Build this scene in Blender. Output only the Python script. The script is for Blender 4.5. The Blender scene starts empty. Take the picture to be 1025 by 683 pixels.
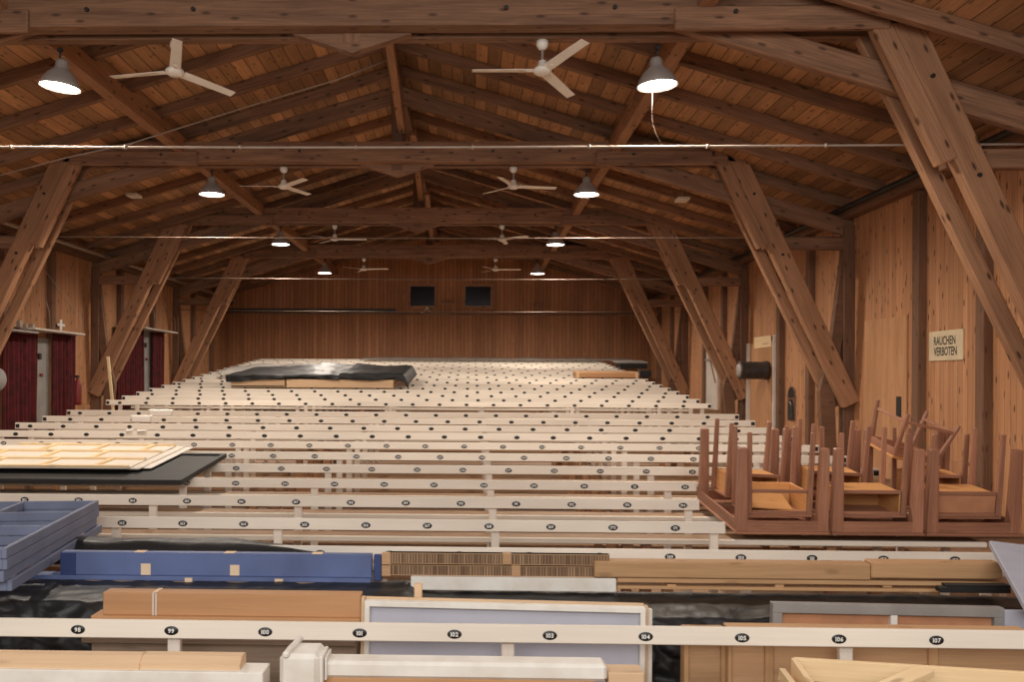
import bpy, bmesh, math, random
from mathutils import Vector, Matrix, noise
random.seed(7)
C = bpy.context.scene.collection
PI = math.pi
# ------------------------------------------------------------------ camera model
F = 900.0; PPX = 449.5; PPY = 381.0; CZ = 2.15
YAW = math.radians(1.43); ROLL = 0.0055
Rcam = (Matrix.Rotation(YAW, 3, 'Z') @ Matrix.Rotation(PI/2, 3, 'X') @ Matrix.Rotation(ROLL, 3, 'Z'))
def at(px, py, d):
    v = Rcam @ Vector(((px-PPX)/F, -(py-PPY)/F, -1.0))
    t = d / v.y
    return Vector((v.x*t, d, CZ + v.z*t))
CX = -1.27; XR = 6.32; XL = -8.86; YB = 32.3
def dk(k): return 4.74 + .855*k
def rz(k):                      # rail centre height (world)
    if k < 2: return CZ - 1.33 + .0435*k
    return CZ - 1.243 + .0663*(k-2)
def rzd(d): return rz((d-4.74)/.855)
def fz(d):
    k = math.floor((d - (4.74-.5))/.855)
    return rz(k) - .80

# ------------------------------------------------------------------ materials
def newmat(name):
    m = bpy.data.materials.new(name); m.use_nodes = True
    nt = m.node_tree; nt.nodes.clear()
    out = nt.nodes.new('ShaderNodeOutputMaterial'); b = nt.nodes.new('ShaderNodeBsdfPrincipled')
    nt.links.new(b.outputs[0], out.inputs[0])
    return m, nt, b
def N(nt, t, **kw):
    n = nt.nodes.new(t)
    for k, v in kw.items(): setattr(n, k, v)
    return n
def mth(nt, op, a, b=None, c=None):
    n = N(nt, 'ShaderNodeMath', operation=op)
    for i, x in enumerate((a, b, c)):
        if x is None: continue
        if isinstance(x, (int, float)): n.inputs[i].default_value = x
        else: nt.links.new(x, n.inputs[i])
    return n.outputs[0]
def mix(nt, fac, a, b, mode='MIX'):
    n = N(nt, 'ShaderNodeMix', data_type='RGBA', blend_type=mode)
    for s, x in ((n.inputs[0], fac), (n.inputs[6], a), (n.inputs[7], b)):
        if isinstance(x, (int, float)): s.default_value = x
        elif isinstance(x, tuple): s.default_value = (*x, 1) if len(x) == 3 else x
        else: nt.links.new(x, s)
    return n.outputs[2]
def ramp(nt, fac, p0, p1, c0=(0,0,0), c1=(1,1,1)):
    n = N(nt, 'ShaderNodeValToRGB'); e = n.color_ramp.elements
    e[0].position = p0; e[1].position = p1; e[0].color = (*c0, 1); e[1].color = (*c1, 1)
    nt.links.new(fac, n.inputs[0]); return n.outputs[0]
def lin(r, g, b):
    f = lambda c: (c/255/12.92) if c/255 <= .04045 else ((c/255+.055)/1.055)**2.4
    return (f(r), f(g), f(b))
def wood(name, light, dark, plank=0.0, knots=.6, grain=.5, rough=.65, bump=.15, joint=.03, tone=.35, vary=.25):
    m, nt, b = newmat(name)
    uv = N(nt, 'ShaderNodeUVMap', uv_map='UVMap'); sp = N(nt, 'ShaderNodeSeparateXYZ'); nt.links.new(uv.outputs[0], sp.inputs[0])
    u, v = sp.outputs[0], sp.outputs[1]
    if plank:
        q = mth(nt, 'DIVIDE', v, plank); idx = mth(nt, 'FLOOR', q); fr = mth(nt, 'FRACT', q)
        wn = N(nt, 'ShaderNodeTexWhiteNoise', noise_dimensions='1D'); nt.links.new(idx, wn.inputs['W'])
        u = mth(nt, 'MULTIPLY_ADD', wn.outputs[0], 17.3, u)
    def nz(su, sv, det=3, rg=.6, dist=0):
        cb = N(nt, 'ShaderNodeCombineXYZ'); nt.links.new(mth(nt, 'MULTIPLY', u, su), cb.inputs[0]); nt.links.new(mth(nt, 'MULTIPLY', v, sv), cb.inputs[1])
        n = N(nt, 'ShaderNodeTexNoise'); n.inputs['Scale'].default_value = 1; n.inputs['Detail'].default_value = det; n.inputs['Roughness'].default_value = rg
        n.inputs['Distortion'].default_value = dist
        nt.links.new(cb.outputs[0], n.inputs['Vector']); return n.outputs[0]
    g = nz(2.2, 60, 4, .65, .4); g2 = nz(.8, 9, 3, .5, .6); big = nz(.5, 1.2, 2)
    col = mix(nt, mth(nt, 'MULTIPLY', ramp(nt, g, .35, .75), grain), light, dark)
    col = mix(nt, mth(nt, 'MULTIPLY', ramp(nt, g2, .4, .7), tone), col, dark)
    oi = N(nt, 'ShaderNodeObjectInfo')
    hs = N(nt, 'ShaderNodeHueSaturation'); nt.links.new(col, hs.inputs['Color'])
    vv = mth(nt, 'MULTIPLY_ADD', oi.outputs['Random'], vary, 1 - vary*.5)
    if plank: vv = mth(nt, 'MULTIPLY', vv, mth(nt, 'MULTIPLY_ADD', wn.outputs[0], vary*1.3, 1-vary*.65))
    vv = mth(nt, 'MULTIPLY', vv, mth(nt, 'MULTIPLY_ADD', big, .5, .75))
    nt.links.new(vv, hs.inputs['Value']); col = hs.outputs[0]
    if knots:
        cb = N(nt, 'ShaderNodeCombineXYZ')
        nt.links.new(mth(nt, 'MULTIPLY', u, 1.9), cb.inputs[0]); nt.links.new(mth(nt, 'MULTIPLY', v, 5.5), cb.inputs[1])
        vo = N(nt, 'ShaderNodeTexVoronoi', voronoi_dimensions='2D'); vo.inputs['Scale'].default_value = 1.0
        nt.links.new(cb.outputs[0], vo.inputs['Vector'])
        k = ramp(nt, vo.outputs['Distance'], .05, .12, (1,1,1), (0,0,0))
        col = mix(nt, mth(nt, 'MULTIPLY', k, knots), col, tuple(c*.35 for c in dark))
    if plank:
        e = mth(nt, 'ABSOLUTE', mth(nt, 'SUBTRACT', fr, .5)); j = mth(nt, 'GREATER_THAN', e, .5 - joint)
        col = mix(nt, mth(nt, 'MULTIPLY', j, .75), col, tuple(c*.25 for c in dark))
    nt.links.new(col, b.inputs['Base Color']); b.inputs['Roughness'].default_value = rough
    if 'Specular IOR Level' in b.inputs: b.inputs['Specular IOR Level'].default_value = .3
    bp = N(nt, 'ShaderNodeBump'); bp.inputs['Strength'].default_value = bump; bp.inputs['Distance'].default_value = .01
    nt.links.new(g, bp.inputs['Height']); nt.links.new(bp.outputs[0], b.inputs['Normal'])
    return m
def paint(name, col, rough=.5, var=.12, dirt=None, scale=3, metal=0, bump=0.0):
    m, nt, b = newmat(name)
    tc = N(nt, 'ShaderNodeTexCoord')
    n = N(nt, 'ShaderNodeTexNoise'); n.inputs['Scale'].default_value = scale; n.inputs['Detail'].default_value = 5
    nt.links.new(tc.outputs['Object'], n.inputs['Vector'])
    d = dirt or tuple(c*(1-var*2.2) for c in col)
    c = mix(nt, ramp(nt, n.outputs[0], .38, .72), col, d)
    nt.links.new(c, b.inputs['Base Color']); b.inputs['Roughness'].default_value = rough; b.inputs['Metallic'].default_value = metal
    if bump:
        n2 = N(nt, 'ShaderNodeTexNoise'); n2.inputs['Scale'].default_value = 45; nt.links.new(tc.outputs['Object'], n2.inputs['Vector'])
        bp = N(nt, 'ShaderNodeBump'); bp.inputs['Strength'].default_value = bump; bp.inputs['Distance'].default_value = .01
        nt.links.new(n2.outputs[0], bp.inputs['Height']); nt.links.new(bp.outputs[0], b.inputs['Normal'])
    return m
def emit(name, col, s):
    m, nt, b = newmat(name)
    b.inputs['Base Color'].default_value = (*col, 1); b.inputs['Emission Color'].default_value = (*col, 1); b.inputs['Emission Strength'].default_value = s
    return m

M = {}
M['wallwood'] = wood('wall_boards', lin(198,146,106), lin(140,94,62), plank=.115, knots=.85, grain=.45, joint=.02, vary=.18)
M['backwall'] = wood('back_wall_boards', lin(192,134,94), lin(134,86,56), plank=.14, knots=.25, grain=.5, joint=.05, vary=.25)
M['roof'] = wood('roof_boards', lin(192,148,108), lin(122,88,62), plank=.2, knots=.6, grain=.6, joint=.04, vary=.6)
M['beam'] = wood('old_timber', lin(160,120,92), lin(88,62,48), knots=.7, grain=.7, bump=.4, tone=.6, vary=.25)
M['beamdark'] = wood('dark_timber', lin(128,94,72), lin(82,58,44), knots=.5, grain=.6, bump=.3, vary=.25)
M['strut'] = wood('strut_timber', lin(184,138,104), lin(116,82,60), knots=.9, grain=.6, bump=.3, tone=.5, vary=.15)
M['floor'] = wood('worn_floor_boards', lin(158,126,96), lin(96,70,50), plank=.21, knots=.3, grain=.6, joint=.03, vary=.3)
M['seatwood'] = wood('bare_seat_wood', lin(176,142,110), lin(110,82,58), knots=.25, grain=.6, tone=.5, vary=.3)
M['cream'] = wood('cream_painted_wood', lin(236,227,213), lin(220,208,192), knots=0, grain=.35, tone=.3, bump=.05, rough=.5, vary=.07)
M['post'] = wood('cream_post_paint', lin(230,220,208), lin(212,198,184), knots=0, grain=.35, bump=.05, rough=.5, vary=.08)
M['brown'] = wood('brown_support_wood', lin(166,122,88), lin(112,78,54), knots=.3, vary=.4)
M['table'] = wood('reddish_varnished_wood', lin(178,128,102), lin(120,80,62), knots=.15, grain=.65, rough=.38, tone=.5, vary=.2)
M['inner'] = wood('honey_plywood', lin(220,164,106), lin(184,122,72), knots=.2, grain=.4, rough=.5, vary=.15)
M['pine'] = wood('fresh_pine', lin(240,214,172), lin(214,176,126), knots=.5, grain=.35, vary=.08)
M['peach'] = wood('peach_timber', lin(222,190,154), lin(196,158,120), knots=.2, grain=.3, vary=.1)
M['tan'] = wood('tan_beam', lin(200,160,118), lin(158,116,80), knots=.35, grain=.45, vary=.15)
M['box'] = wood('brown_plywood', lin(196,150,108), lin(168,120,82), knots=.05, grain=.35, tone=.3, vary=.12)
M['ply'] = wood('old_plywood', lin(196,158,120), lin(156,116,82), knots=.15, grain=.35, tone=.4, vary=.15)
M['greyboard'] = wood('grey_weathered_board', lin(150,130,112), lin(104,86,72), knots=.2, vary=.15)
M['black'] = paint('plate_black', (.012,.012,.014), .4, .1)
M['white'] = paint('digit_white', (.85,.84,.8), .5, .02)
M['blackpaint'] = paint('matt_black_board', (.014,.013,.013), .65, .2)
M['blue'] = paint('blue_paint', lin(98,114,160), .55, .12)
M['bluedark'] = paint('dark_blue_paint', lin(56,72,122), .5, .12)
M['slate'] = paint('slate_blue_paint', lin(116,124,150), .6, .14)
M['lav'] = paint('lavender_cloth', lin(184,184,196), .8, .06, scale=2)
M['lavb'] = paint('lavender_board', lin(176,178,192), .7, .06, scale=4)
M['whitew'] = paint('white_worn_paint', lin(232,228,220), .6, .06, dirt=lin(216,208,196), scale=7)
M['greyp'] = paint('grey_frame_paint', lin(150,146,142), .6, .12)
M['hard'] = paint('hardboard', lin(190,134,98), .7, .1, scale=8)
M['tape'] = paint('paper_patch', lin(236,208,176), .8, .04)
M['paper'] = paint('white_paper', lin(244,240,232), .8, .02)
M['sign'] = paint('sign_board', lin(222,204,170), .6, .08)
M['ink'] = paint('sign_ink', (.05,.045,.035), .6, .1)
M['fan'] = paint('fan_white', lin(246,240,228), .4, .05)
M['metal'] = paint('lamp_grey', lin(168,160,154), .45, .1, metal=.15)
M['pipe'] = paint('galvanised_pipe', lin(176,160,146), .5, .1, metal=.1)
M['pipedull'] = paint('dull_pipe', lin(128,108,92), .6, .1)
M['wallply'] = wood('wall_plywood', lin(198,150,110), lin(158,112,76), knots=.2, grain=.4, tone=.5, vary=.1)
M['steel'] = paint('dark_steel', lin(60,58,58), .45, .2, metal=.5)
M['duct'] = paint('dark_duct', lin(66,60,58), .4, .2, scale=12)
M['whitem'] = paint('white_trim_paint', lin(214,206,196), .5, .06)
M['red'] = paint('curtain_red', lin(86,14,18), .9, .3, scale=5)
M['redsign'] = paint('sign_red', lin(120,24,22), .5, .1)
M['glassdark'] = paint('dark_window_glass', (.012,.01,.012), .12, .1)
M['bolt'] = paint('bolt_iron', (.02,.017,.015), .5, .1)
M['lampglow'] = emit('lamp_glow', (1, .93, .82), 26)
# corrugated board edge
m, nt, b = newmat('corrugated_board'); uv = N(nt, 'ShaderNodeUVMap', uv_map='UVMap'); sp = N(nt, 'ShaderNodeSeparateXYZ'); nt.links.new(uv.outputs[0], sp.inputs[0])
w = N(nt, 'ShaderNodeTexWhiteNoise', noise_dimensions='1D'); nt.links.new(mth(nt, 'FLOOR', mth(nt, 'MULTIPLY', sp.outputs[0], 110)), w.inputs['W'])
col = mix(nt, w.outputs[0], lin(104,80,60), lin(170,138,106)); st = mth(nt, 'SINE', mth(nt, 'MULTIPLY', sp.outputs[0], 345))
col = mix(nt, ramp(nt, st, .3, .7), col, lin(86,64,48)); nt.links.new(col, b.inputs['Base Color']); b.inputs['Roughness'].default_value = .9
M['corr'] = m
# black plastic
def plastic(name, col, rough, alpha=1.0):
    m, nt, b = newmat(name); b.inputs['Base Color'].default_value = (*col, 1); b.inputs['Roughness'].default_value = rough
    tc = N(nt, 'ShaderNodeTexCoord'); n = N(nt, 'ShaderNodeTexNoise'); n.inputs['Scale'].default_value = 5; n.inputs['Detail'].default_value = 5; n.inputs['Distortion'].default_value = .8
    nt.links.new(tc.outputs['Object'], n.inputs['Vector'])
    bp = N(nt, 'ShaderNodeBump'); bp.inputs['Strength'].default_value = .35; bp.inputs['Distance'].default_value = .03; b.inputs['Specular IOR Level'].default_value = .35
    nt.links.new(n.outputs[0], bp.inputs['Height']); nt.links.new(bp.outputs[0], b.inputs['Normal']); b.inputs['Alpha'].default_value = alpha
    return m
M['plastic'] = plastic('black_plastic_sheet', (.014,.014,.015), .46)
M['clear'] = plastic('clear_plastic_sheet', (.55,.53,.5), .25, .55)
# darken roof timbers against time-worn variants stays material-true

# ------------------------------------------------------------------ mesh builder
class MB:
    def __init__(s):
        s.v = []; s.f = []; s.uv = []; s.mi = []; s.mats = []; s.smooth = []
    def mi_of(s, mat):
        if mat not in s.mats: s.mats.append(mat)
        return s.mats.index(mat)
    def box(s, c, size, mat, R=None, g=0, bev=.004, taper=None, off=None):
        """box centred c, size; g = grain axis; R rotation"""
        bm = bmesh.new(); bmesh.ops.create_cube(bm, size=1)
        for v in bm.verts:
            v.co = Vector((v.co.x*size[0], v.co.y*size[1], v.co.z*size[2]))
            if taper:                       # (axis, scale at + end)
                a, sc = taper
                if v.co[a] > 0:
                    for i in range(3):
                        if i != a: v.co[i] *= sc
        bv = min(bev, min(size)*.3)
        if bv > 0.0004: bmesh.ops.bevel(bm, geom=bm.edges[:], offset=bv, segments=1, affect='EDGES', clamp_overlap=True)
        bm.normal_update()
        ou, ov = (random.uniform(0, 40), random.uniform(0, 40)) if off is None else off
        base = len(s.v); c = Vector(c); mi = s.mi_of(mat); oth = [i for i in range(3) if i != g]
        for v in bm.verts: s.v.append((R @ v.co if R else v.co) + c)
        for f in bm.faces:
            s.f.append([base+v.index for v in f.verts]); s.mi.append(mi); s.smooth.append(False)
            n = f.normal; a = max(range(3), key=lambda i: abs(n[i]))
            if a == g: s.uv += [(v.co[oth[0]]*.2+ou, v.co[oth[1]]+ov) for v in f.verts]
            else:
                r = [i for i in oth if i != a][0]; sh = .37*size[r] if a == oth[0] else 0
                s.uv += [(v.co[g]+ou, v.co[r]+sh+ov) for v in f.verts]
        bm.free(); return s
    def b2(s, lo, hi, mat, g=0, bev=.004, off=None):
        lo = Vector(lo); hi = Vector(hi)
        return s.box((lo+hi)/2, [abs(hi[i]-lo[i]) for i in range(3)], mat, g=g, bev=bev, off=off)
    def beam(s, p0, p1, w, h, mat, up=(0,0,1), bev=.008, taper=None):
        """local X along beam, w across (perp. to up), h along up"""
        p0 = Vector(p0); p1 = Vector(p1); x = (p1-p0); L = x.length; x.normalize()
        y = Vector(up).cross(x)
        if y.length < 1e-4: y = Vector((0,1,0)).cross(x)
        y.normalize(); z = x.cross(y); R = Matrix((x, y, z)).transposed()
        return s.box((p0+p1)/2, (L, w, h), mat, R=R, g=0, bev=bev, taper=taper)
    def poly(s, pts, mat, uvs=None, smooth=False):
        base = len(s.v); s.v += [Vector(p) for p in pts]; s.f.append(list(range(base, base+len(pts)))); s.mi.append(s.mi_of(mat)); s.smooth.append(smooth)
        s.uv += uvs or [(0, 0)]*len(pts)
    def prism(s, pts, y0, y1, mat):
        """pts in XZ, extruded along Y"""
        base = len(s.v); n = len(pts); mi = s.mi_of(mat)
        for y in (y0, y1): s.v += [Vector((p[0], y, p[1])) for p in pts]
        fs = [list(range(base, base+n)), list(range(base+2*n-1, base+n-1, -1))]
        for i in range(n): j = (i+1) % n; fs.append([base+j, base+i, base+n+i, base+n+j])
        for f in fs:
            s.f.append(f); s.mi.append(mi); s.smooth.append(False); s.uv += [(s.v[i].x, s.v[i].z+s.v[i].y) for i in f]
    def lathe(s, prof, mat, M4=None, seg=24, smooth=True, cap=(False, False)):
        base = len(s.v); mi = s.mi_of(mat)
        for r, z in prof:
            for i in range(seg):
                a = 2*PI*i/seg; p = Vector((r*math.cos(a), r*math.sin(a), z)); s.v.append(M4 @ p if M4 else p)
        for k in range(len(prof)-1):
            for i in range(seg):
                j = (i+1) % seg; s.f.append([base+k*seg+i, base+k*seg+j, base+(k+1)*seg+j, base+(k+1)*seg+i]); s.mi.append(mi); s.smooth.append(smooth); s.uv += [(0,0)]*4
        if cap[0]: s.f.append([base+i for i in range(seg)][::-1]); s.mi.append(mi); s.smooth.append(False); s.uv += [(0,0)]*seg
        if cap[1]: s.f.append([base+(len(prof)-1)*seg+i for i in range(seg)]); s.mi.append(mi); s.smooth.append(False); s.uv += [(0,0)]*seg
        return s
    def tube(s, pts, r, mat, seg=8):
        pts = [Vector(p) for p in pts]; base = len(s.v); mi = s.mi_of(mat); n = len(pts)
        for k, p in enumerate(pts):
            t = (pts[min(k+1, n-1)] - pts[max(k-1, 0)]).normalized()
            a = t.cross(Vector((0,0,1)));
            if a.length < .05: a = t.cross(Vector((0,1,0)))
            a.normalize(); b = t.cross(a)
            for i in range(seg): q = 2*PI*i/seg; s.v.append(p + a*r*math.cos(q) + b*r*math.sin(q))
        for k in range(n-1):
            for i in range(seg):
                j = (i+1) % seg; s.f.append([base+k*seg+i, base+k*seg+j, base+(k+1)*seg+j, base+(k+1)*seg+i]); s.mi.append(mi); s.smooth.append(True); s.uv += [(0,0)]*4
        for e, r_ in ((0, -1), (n-1, 1)):
            s.f.append([base+e*seg+i for i in range(seg)][::r_]); s.mi.append(mi); s.smooth.append(False); s.uv += [(0,0)]*seg
        return s
    def grid(s, fn, nu, nv, mat, thick=0.0):
        base = len(s.v); mi = s.mi_of(mat)
        for i in range(nu+1):
            for j in range(nv+1): s.v.append(Vector(fn(i/nu, j/nv)))
        for i in range(nu):
            for j in range(nv):
                a = base+i*(nv+1)+j; s.f.append([a, a+nv+1, a+nv+2, a+1]); s.mi.append(mi); s.smooth.append(True); s.uv += [(0,0)]*4
        return s
    def mesh(s, name, shift=Vector((0,0,0))):
        me = bpy.data.meshes.new(name); me.from_pydata([tuple(v-shift) for v in s.v], [], s.f)
        for m_ in s.mats: me.materials.append(m_)
        for i, p in enumerate(me.polygons): p.material_index = s.mi[i]; p.use_smooth = s.smooth[i]
        ul = me.uv_layers.new(name='UVMap')
        flat = [c for q in s.uv for c in q]; ul.data.foreach_set('uv', flat)
        me.validate(); me.update(); return me
def root_of(o):
    while o.parent: o = o.parent
    return o
def build(name, mb, parent=None, label=None, cat=None, group=None, kind=None, local=False):
    if parent is None:
        lo = Vector([min(v[i] for v in mb.v) for i in range(3)]); hi = Vector([max(v[i] for v in mb.v) for i in range(3)])
        sh = Vector(((lo.x+hi.x)/2, (lo.y+hi.y)/2, lo.z)) if not local else Vector((0,0,0))
    else: sh = Vector((0,0,0)) if local else root_of(parent).location.copy()
    me = mb.mesh(name, sh); o = bpy.data.objects.new(name, me); C.objects.link(o)
    if parent is None: o.location = sh
    else: o.parent = parent
    tag(o, label, cat, group, kind); return o
def tag(o, label=None, cat=None, group=None, kind=None):
    if label: o['label'] = label
    if cat: o['category'] = cat
    if group: o['group'] = group
    if kind: o['kind'] = kind
    return o
def empty(name, loc, label, cat, group=None, rot=None):
    o = bpy.data.objects.new(name, None); C.objects.link(o); o.location = loc; o.empty_display_size = .1
    if rot: o.rotation_euler = rot
    return tag(o, label, cat, group)
def struct(name, mb, parent=None): return build(name, mb, parent, kind='structure')
def solidify(o, t=.004):
    md = o.modifiers.new('thickness', 'SOLIDIFY'); md.thickness = t; md.offset = 0

# ------------------------------------------------------------------ lettering
def glyphs(txt, offset=0.0):
    cu = bpy.data.curves.new('t', 'FONT'); cu.body = txt; cu.size = 1; cu.offset = offset; cu.resolution_u = 3
    ob = bpy.data.objects.new('t', cu); C.objects.link(ob)
    bpy.context.view_layer.update()
    me = bpy.data.meshes.new_from_object(ob)
    vs = [v.co.copy() for v in me.vertices]; fs = [list(p.vertices) for p in me.polygons]
    bpy.data.objects.remove(ob); bpy.data.curves.remove(cu); bpy.data.meshes.remove(me)
    x0 = min(v.x for v in vs); x1 = max(v.x for v in vs); y0 = min(v.y for v in vs); y1 = max(v.y for v in vs)
    return [Vector((v.x-x0, v.y-y0, 0)) for v in vs], fs, x1-x0, y1-y0
DG = {str(i): glyphs(str(i), .03) for i in range(10)}

# ------------------------------------------------------------------ setting
def build_floor():
    mb = MB(); k0 = -5; ks = list(range(k0, 33))
    for k in ks:
        y0 = dk(k) - .5; y1 = y0 + .855
        if k == ks[-1]: y1 = YB + .1
        z = rz(max(k, -5)) - .80
        mb.b2((XL-.1, y0, z-.4), (XR+.1, y1, z), M['floor'], g=0, bev=0)
    struct('floor', mb)
build_floor()
def wall_side(name, x0, x1):
    mb = MB(); mb.b2((x0, 2.5, -.6), (x1, YB+.2, CZ+3.15), M['wallwood'], g=2, bev=0); struct(name, mb)
wall_side('wall_right', XR, XR+.15); wall_side('wall_left', XL-.15, XL)
RZ = 5.15      # underside of rafters at ridge, above camera
def roofz(x): return CZ + RZ - .3*abs(x-CX)
# back wall with two window openings
W1 = (at(411, 300, YB), at(435, 286, YB)); W2 = (at(466, 305, YB), at(491, 288, YB))
wz0 = CZ + 2.68; wz1 = CZ + 3.38
wins = [(W1[0].x, W1[1].x), (W2[0].x, W2[1].x)]
mb = MB()
xs = [XL-.1, wins[0][0], wins[0][1], CX, wins[1][0], wins[1][1], XR+.1]
xs = sorted(xs)
def wallcol(xa, xb, za, zb=None):
    ta = roofz(xa)+.22 if zb is None else zb; tb = roofz(xb)+.22 if zb is None else zb
    base = len(mb.v); mi = mb.mi_of(M['backwall'])
    pts = [(xa, za), (xb, za), (xb, tb), (xa, ta)]
    for y in (YB, YB+.15): mb.v.extend(Vector((p[0], y, p[1])) for p in pts)
    for f in ([0,1,2,3], [7,6,5,4], [1,0,4,5], [2,1,5,6], [3,2,6,7], [0,3,7,4]):
        mb.f.append([base+i for i in f]); mb.mi.append(mi); mb.smooth.append(False); mb.uv.extend([(mb.v[base+i].z+4, mb.v[base+i].x+20+mb.v[base+i].y-YB) for i in f])
for xa, xb in zip(xs[:-1], xs[1:]):
    if any(abs(xa-w_[0]) < 1e-6 for w_ in wins): wallcol(xa, xb, -.5, wz0); wallcol(xa, xb, wz1)
    else: wallcol(xa, xb, -.5)
struct('wall_back', mb)
for f_i, (xa, xb) in enumerate(wins):
    mb = MB(); t = .09
    mb.b2((xa-t, YB-.04, wz0-t), (xa, YB+.1, wz1+t), M['strut'], g=2); mb.b2((xb, YB-.04, wz0-t), (xb+t, YB+.1, wz1+t), M['strut'], g=2)
    mb.b2((xa, YB-.04, wz0-t), (xb, YB+.1, wz0), M['strut']); mb.b2((xa, YB-.04, wz1), (xb, YB+.1, wz1+t), M['strut'])
    o = struct('window_%d' % (f_i+1), mb)
    mb = MB(); mb.b2((xa, YB+.05, wz0), (xb, YB+.07, wz1), M['glassdark'], bev=0); build('pane', mb, o)
# ledge on the back wall
mb = MB(); zl = at(500, 314, YB).z
mb.b2((XL, YB-.14, zl-.06), (XR, YB, zl), M['beam'], bev=.01); struct('trim_1', mb)
mb = MB(); p = at(229, 309, YB); q = at(396, 309, YB); mb.b2((p.x, YB-.05, zl+.02), (q.x, YB, zl+.14), M['bolt'], bev=.005); struct('trim_2', mb)
# roof
for sgn, nm in ((-1, 'left'), (1, 'right')):
    mb = MB(); xe = XL-.3 if sgn < 0 else XR+.3; ze = roofz(xe) + .2; zc = CZ+RZ+.2
    p0 = Vector((CX, 2.5, zc)); L = math.hypot(xe-CX, ze-zc); dx = Vector((xe-CX, 0, ze-zc)).normalized()
    dy = Vector((0,1,0)); dz = dx.cross(dy); 
    if dz.z < 0: dz = -dz
    R = Matrix((dx, dy, dz)).transposed()
    c = p0 + dx*L/2 + dy*(YB+.2-2.5)/2 + dz*.02
    mb.box(c, (L, YB+.2-2.5, .04), M['roof'], R=R, g=1, bev=0)
    if R.determinant() < 0:
        for f in mb.f: f.reverse()
    struct('ceiling' if sgn < 0 else 'ceiling_right', mb)

# ------------------------------------------------------------------ rafters, purlins
TR = [9.4, 15.1, 20.8, 26.5]
bayname = ['in front of the nearest truss', 'between the nearest and second truss', 'between the second and third truss', 'between the third and fourth truss', 'between the fourth truss and the back wall']
yr = 6.35
while yr < YB - .2:
    bay = sum(1 for t in TR if yr > t)
    for sgn, nm in ((-1, 'left'), (1, 'right')):
        if yr < 7 and True:
            if yr < 6: continue
        xe = XL if sgn < 0 else XR
        mb = MB(); a = Vector((CX+sgn*.045, yr, CZ+RZ+.1-.0135)); b_ = Vector((xe, yr, roofz(xe)+.1))
        mb.beam(a + Vector((0,0,.015)), b_ + Vector((0,0,.015)), .11, .17, M['beam'], bev=.01)
        build('rafter', mb, label='brown timber rafter on the %s roof slope %s' % (nm, bayname[bay]), cat='rafter', group='rafters on the %s roof slope %s' % (nm, bayname[bay]))
    yr += 1.27
for sgn, nm in ((-1, 'left'), (1, 'right')):
    x = CX + sgn*3.62; z = roofz(x) - .032
    mb = MB(); mb.b2((x-.085, 4, z-.26), (x+.085, YB, z+.01), M['strut'], g=1, bev=.012)
    build('purlin', mb, label='long square timber purlin running to the back wall above the %s lamps' % nm, cat='purlin')
    x = XL+.12 if sgn < 0 else XR-.12; z = roofz(x)
    mb = MB(); mb.b2((x-.1, 4, z-.2), (x+.1, YB, z-.01), M['beamdark'], g=1, bev=.01)
    build('wall_plate', mb, label='dark timber plate along the top of the %s wall' % nm, cat='beam')
mb = MB(); mb.b2((CX-.08, 4, CZ+RZ-.2), (CX+.08, YB, CZ+RZ), M['beamdark'], g=1); build('ridge_beam', mb, label='dark ridge beam at the top of the roof', cat='beam')

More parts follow.
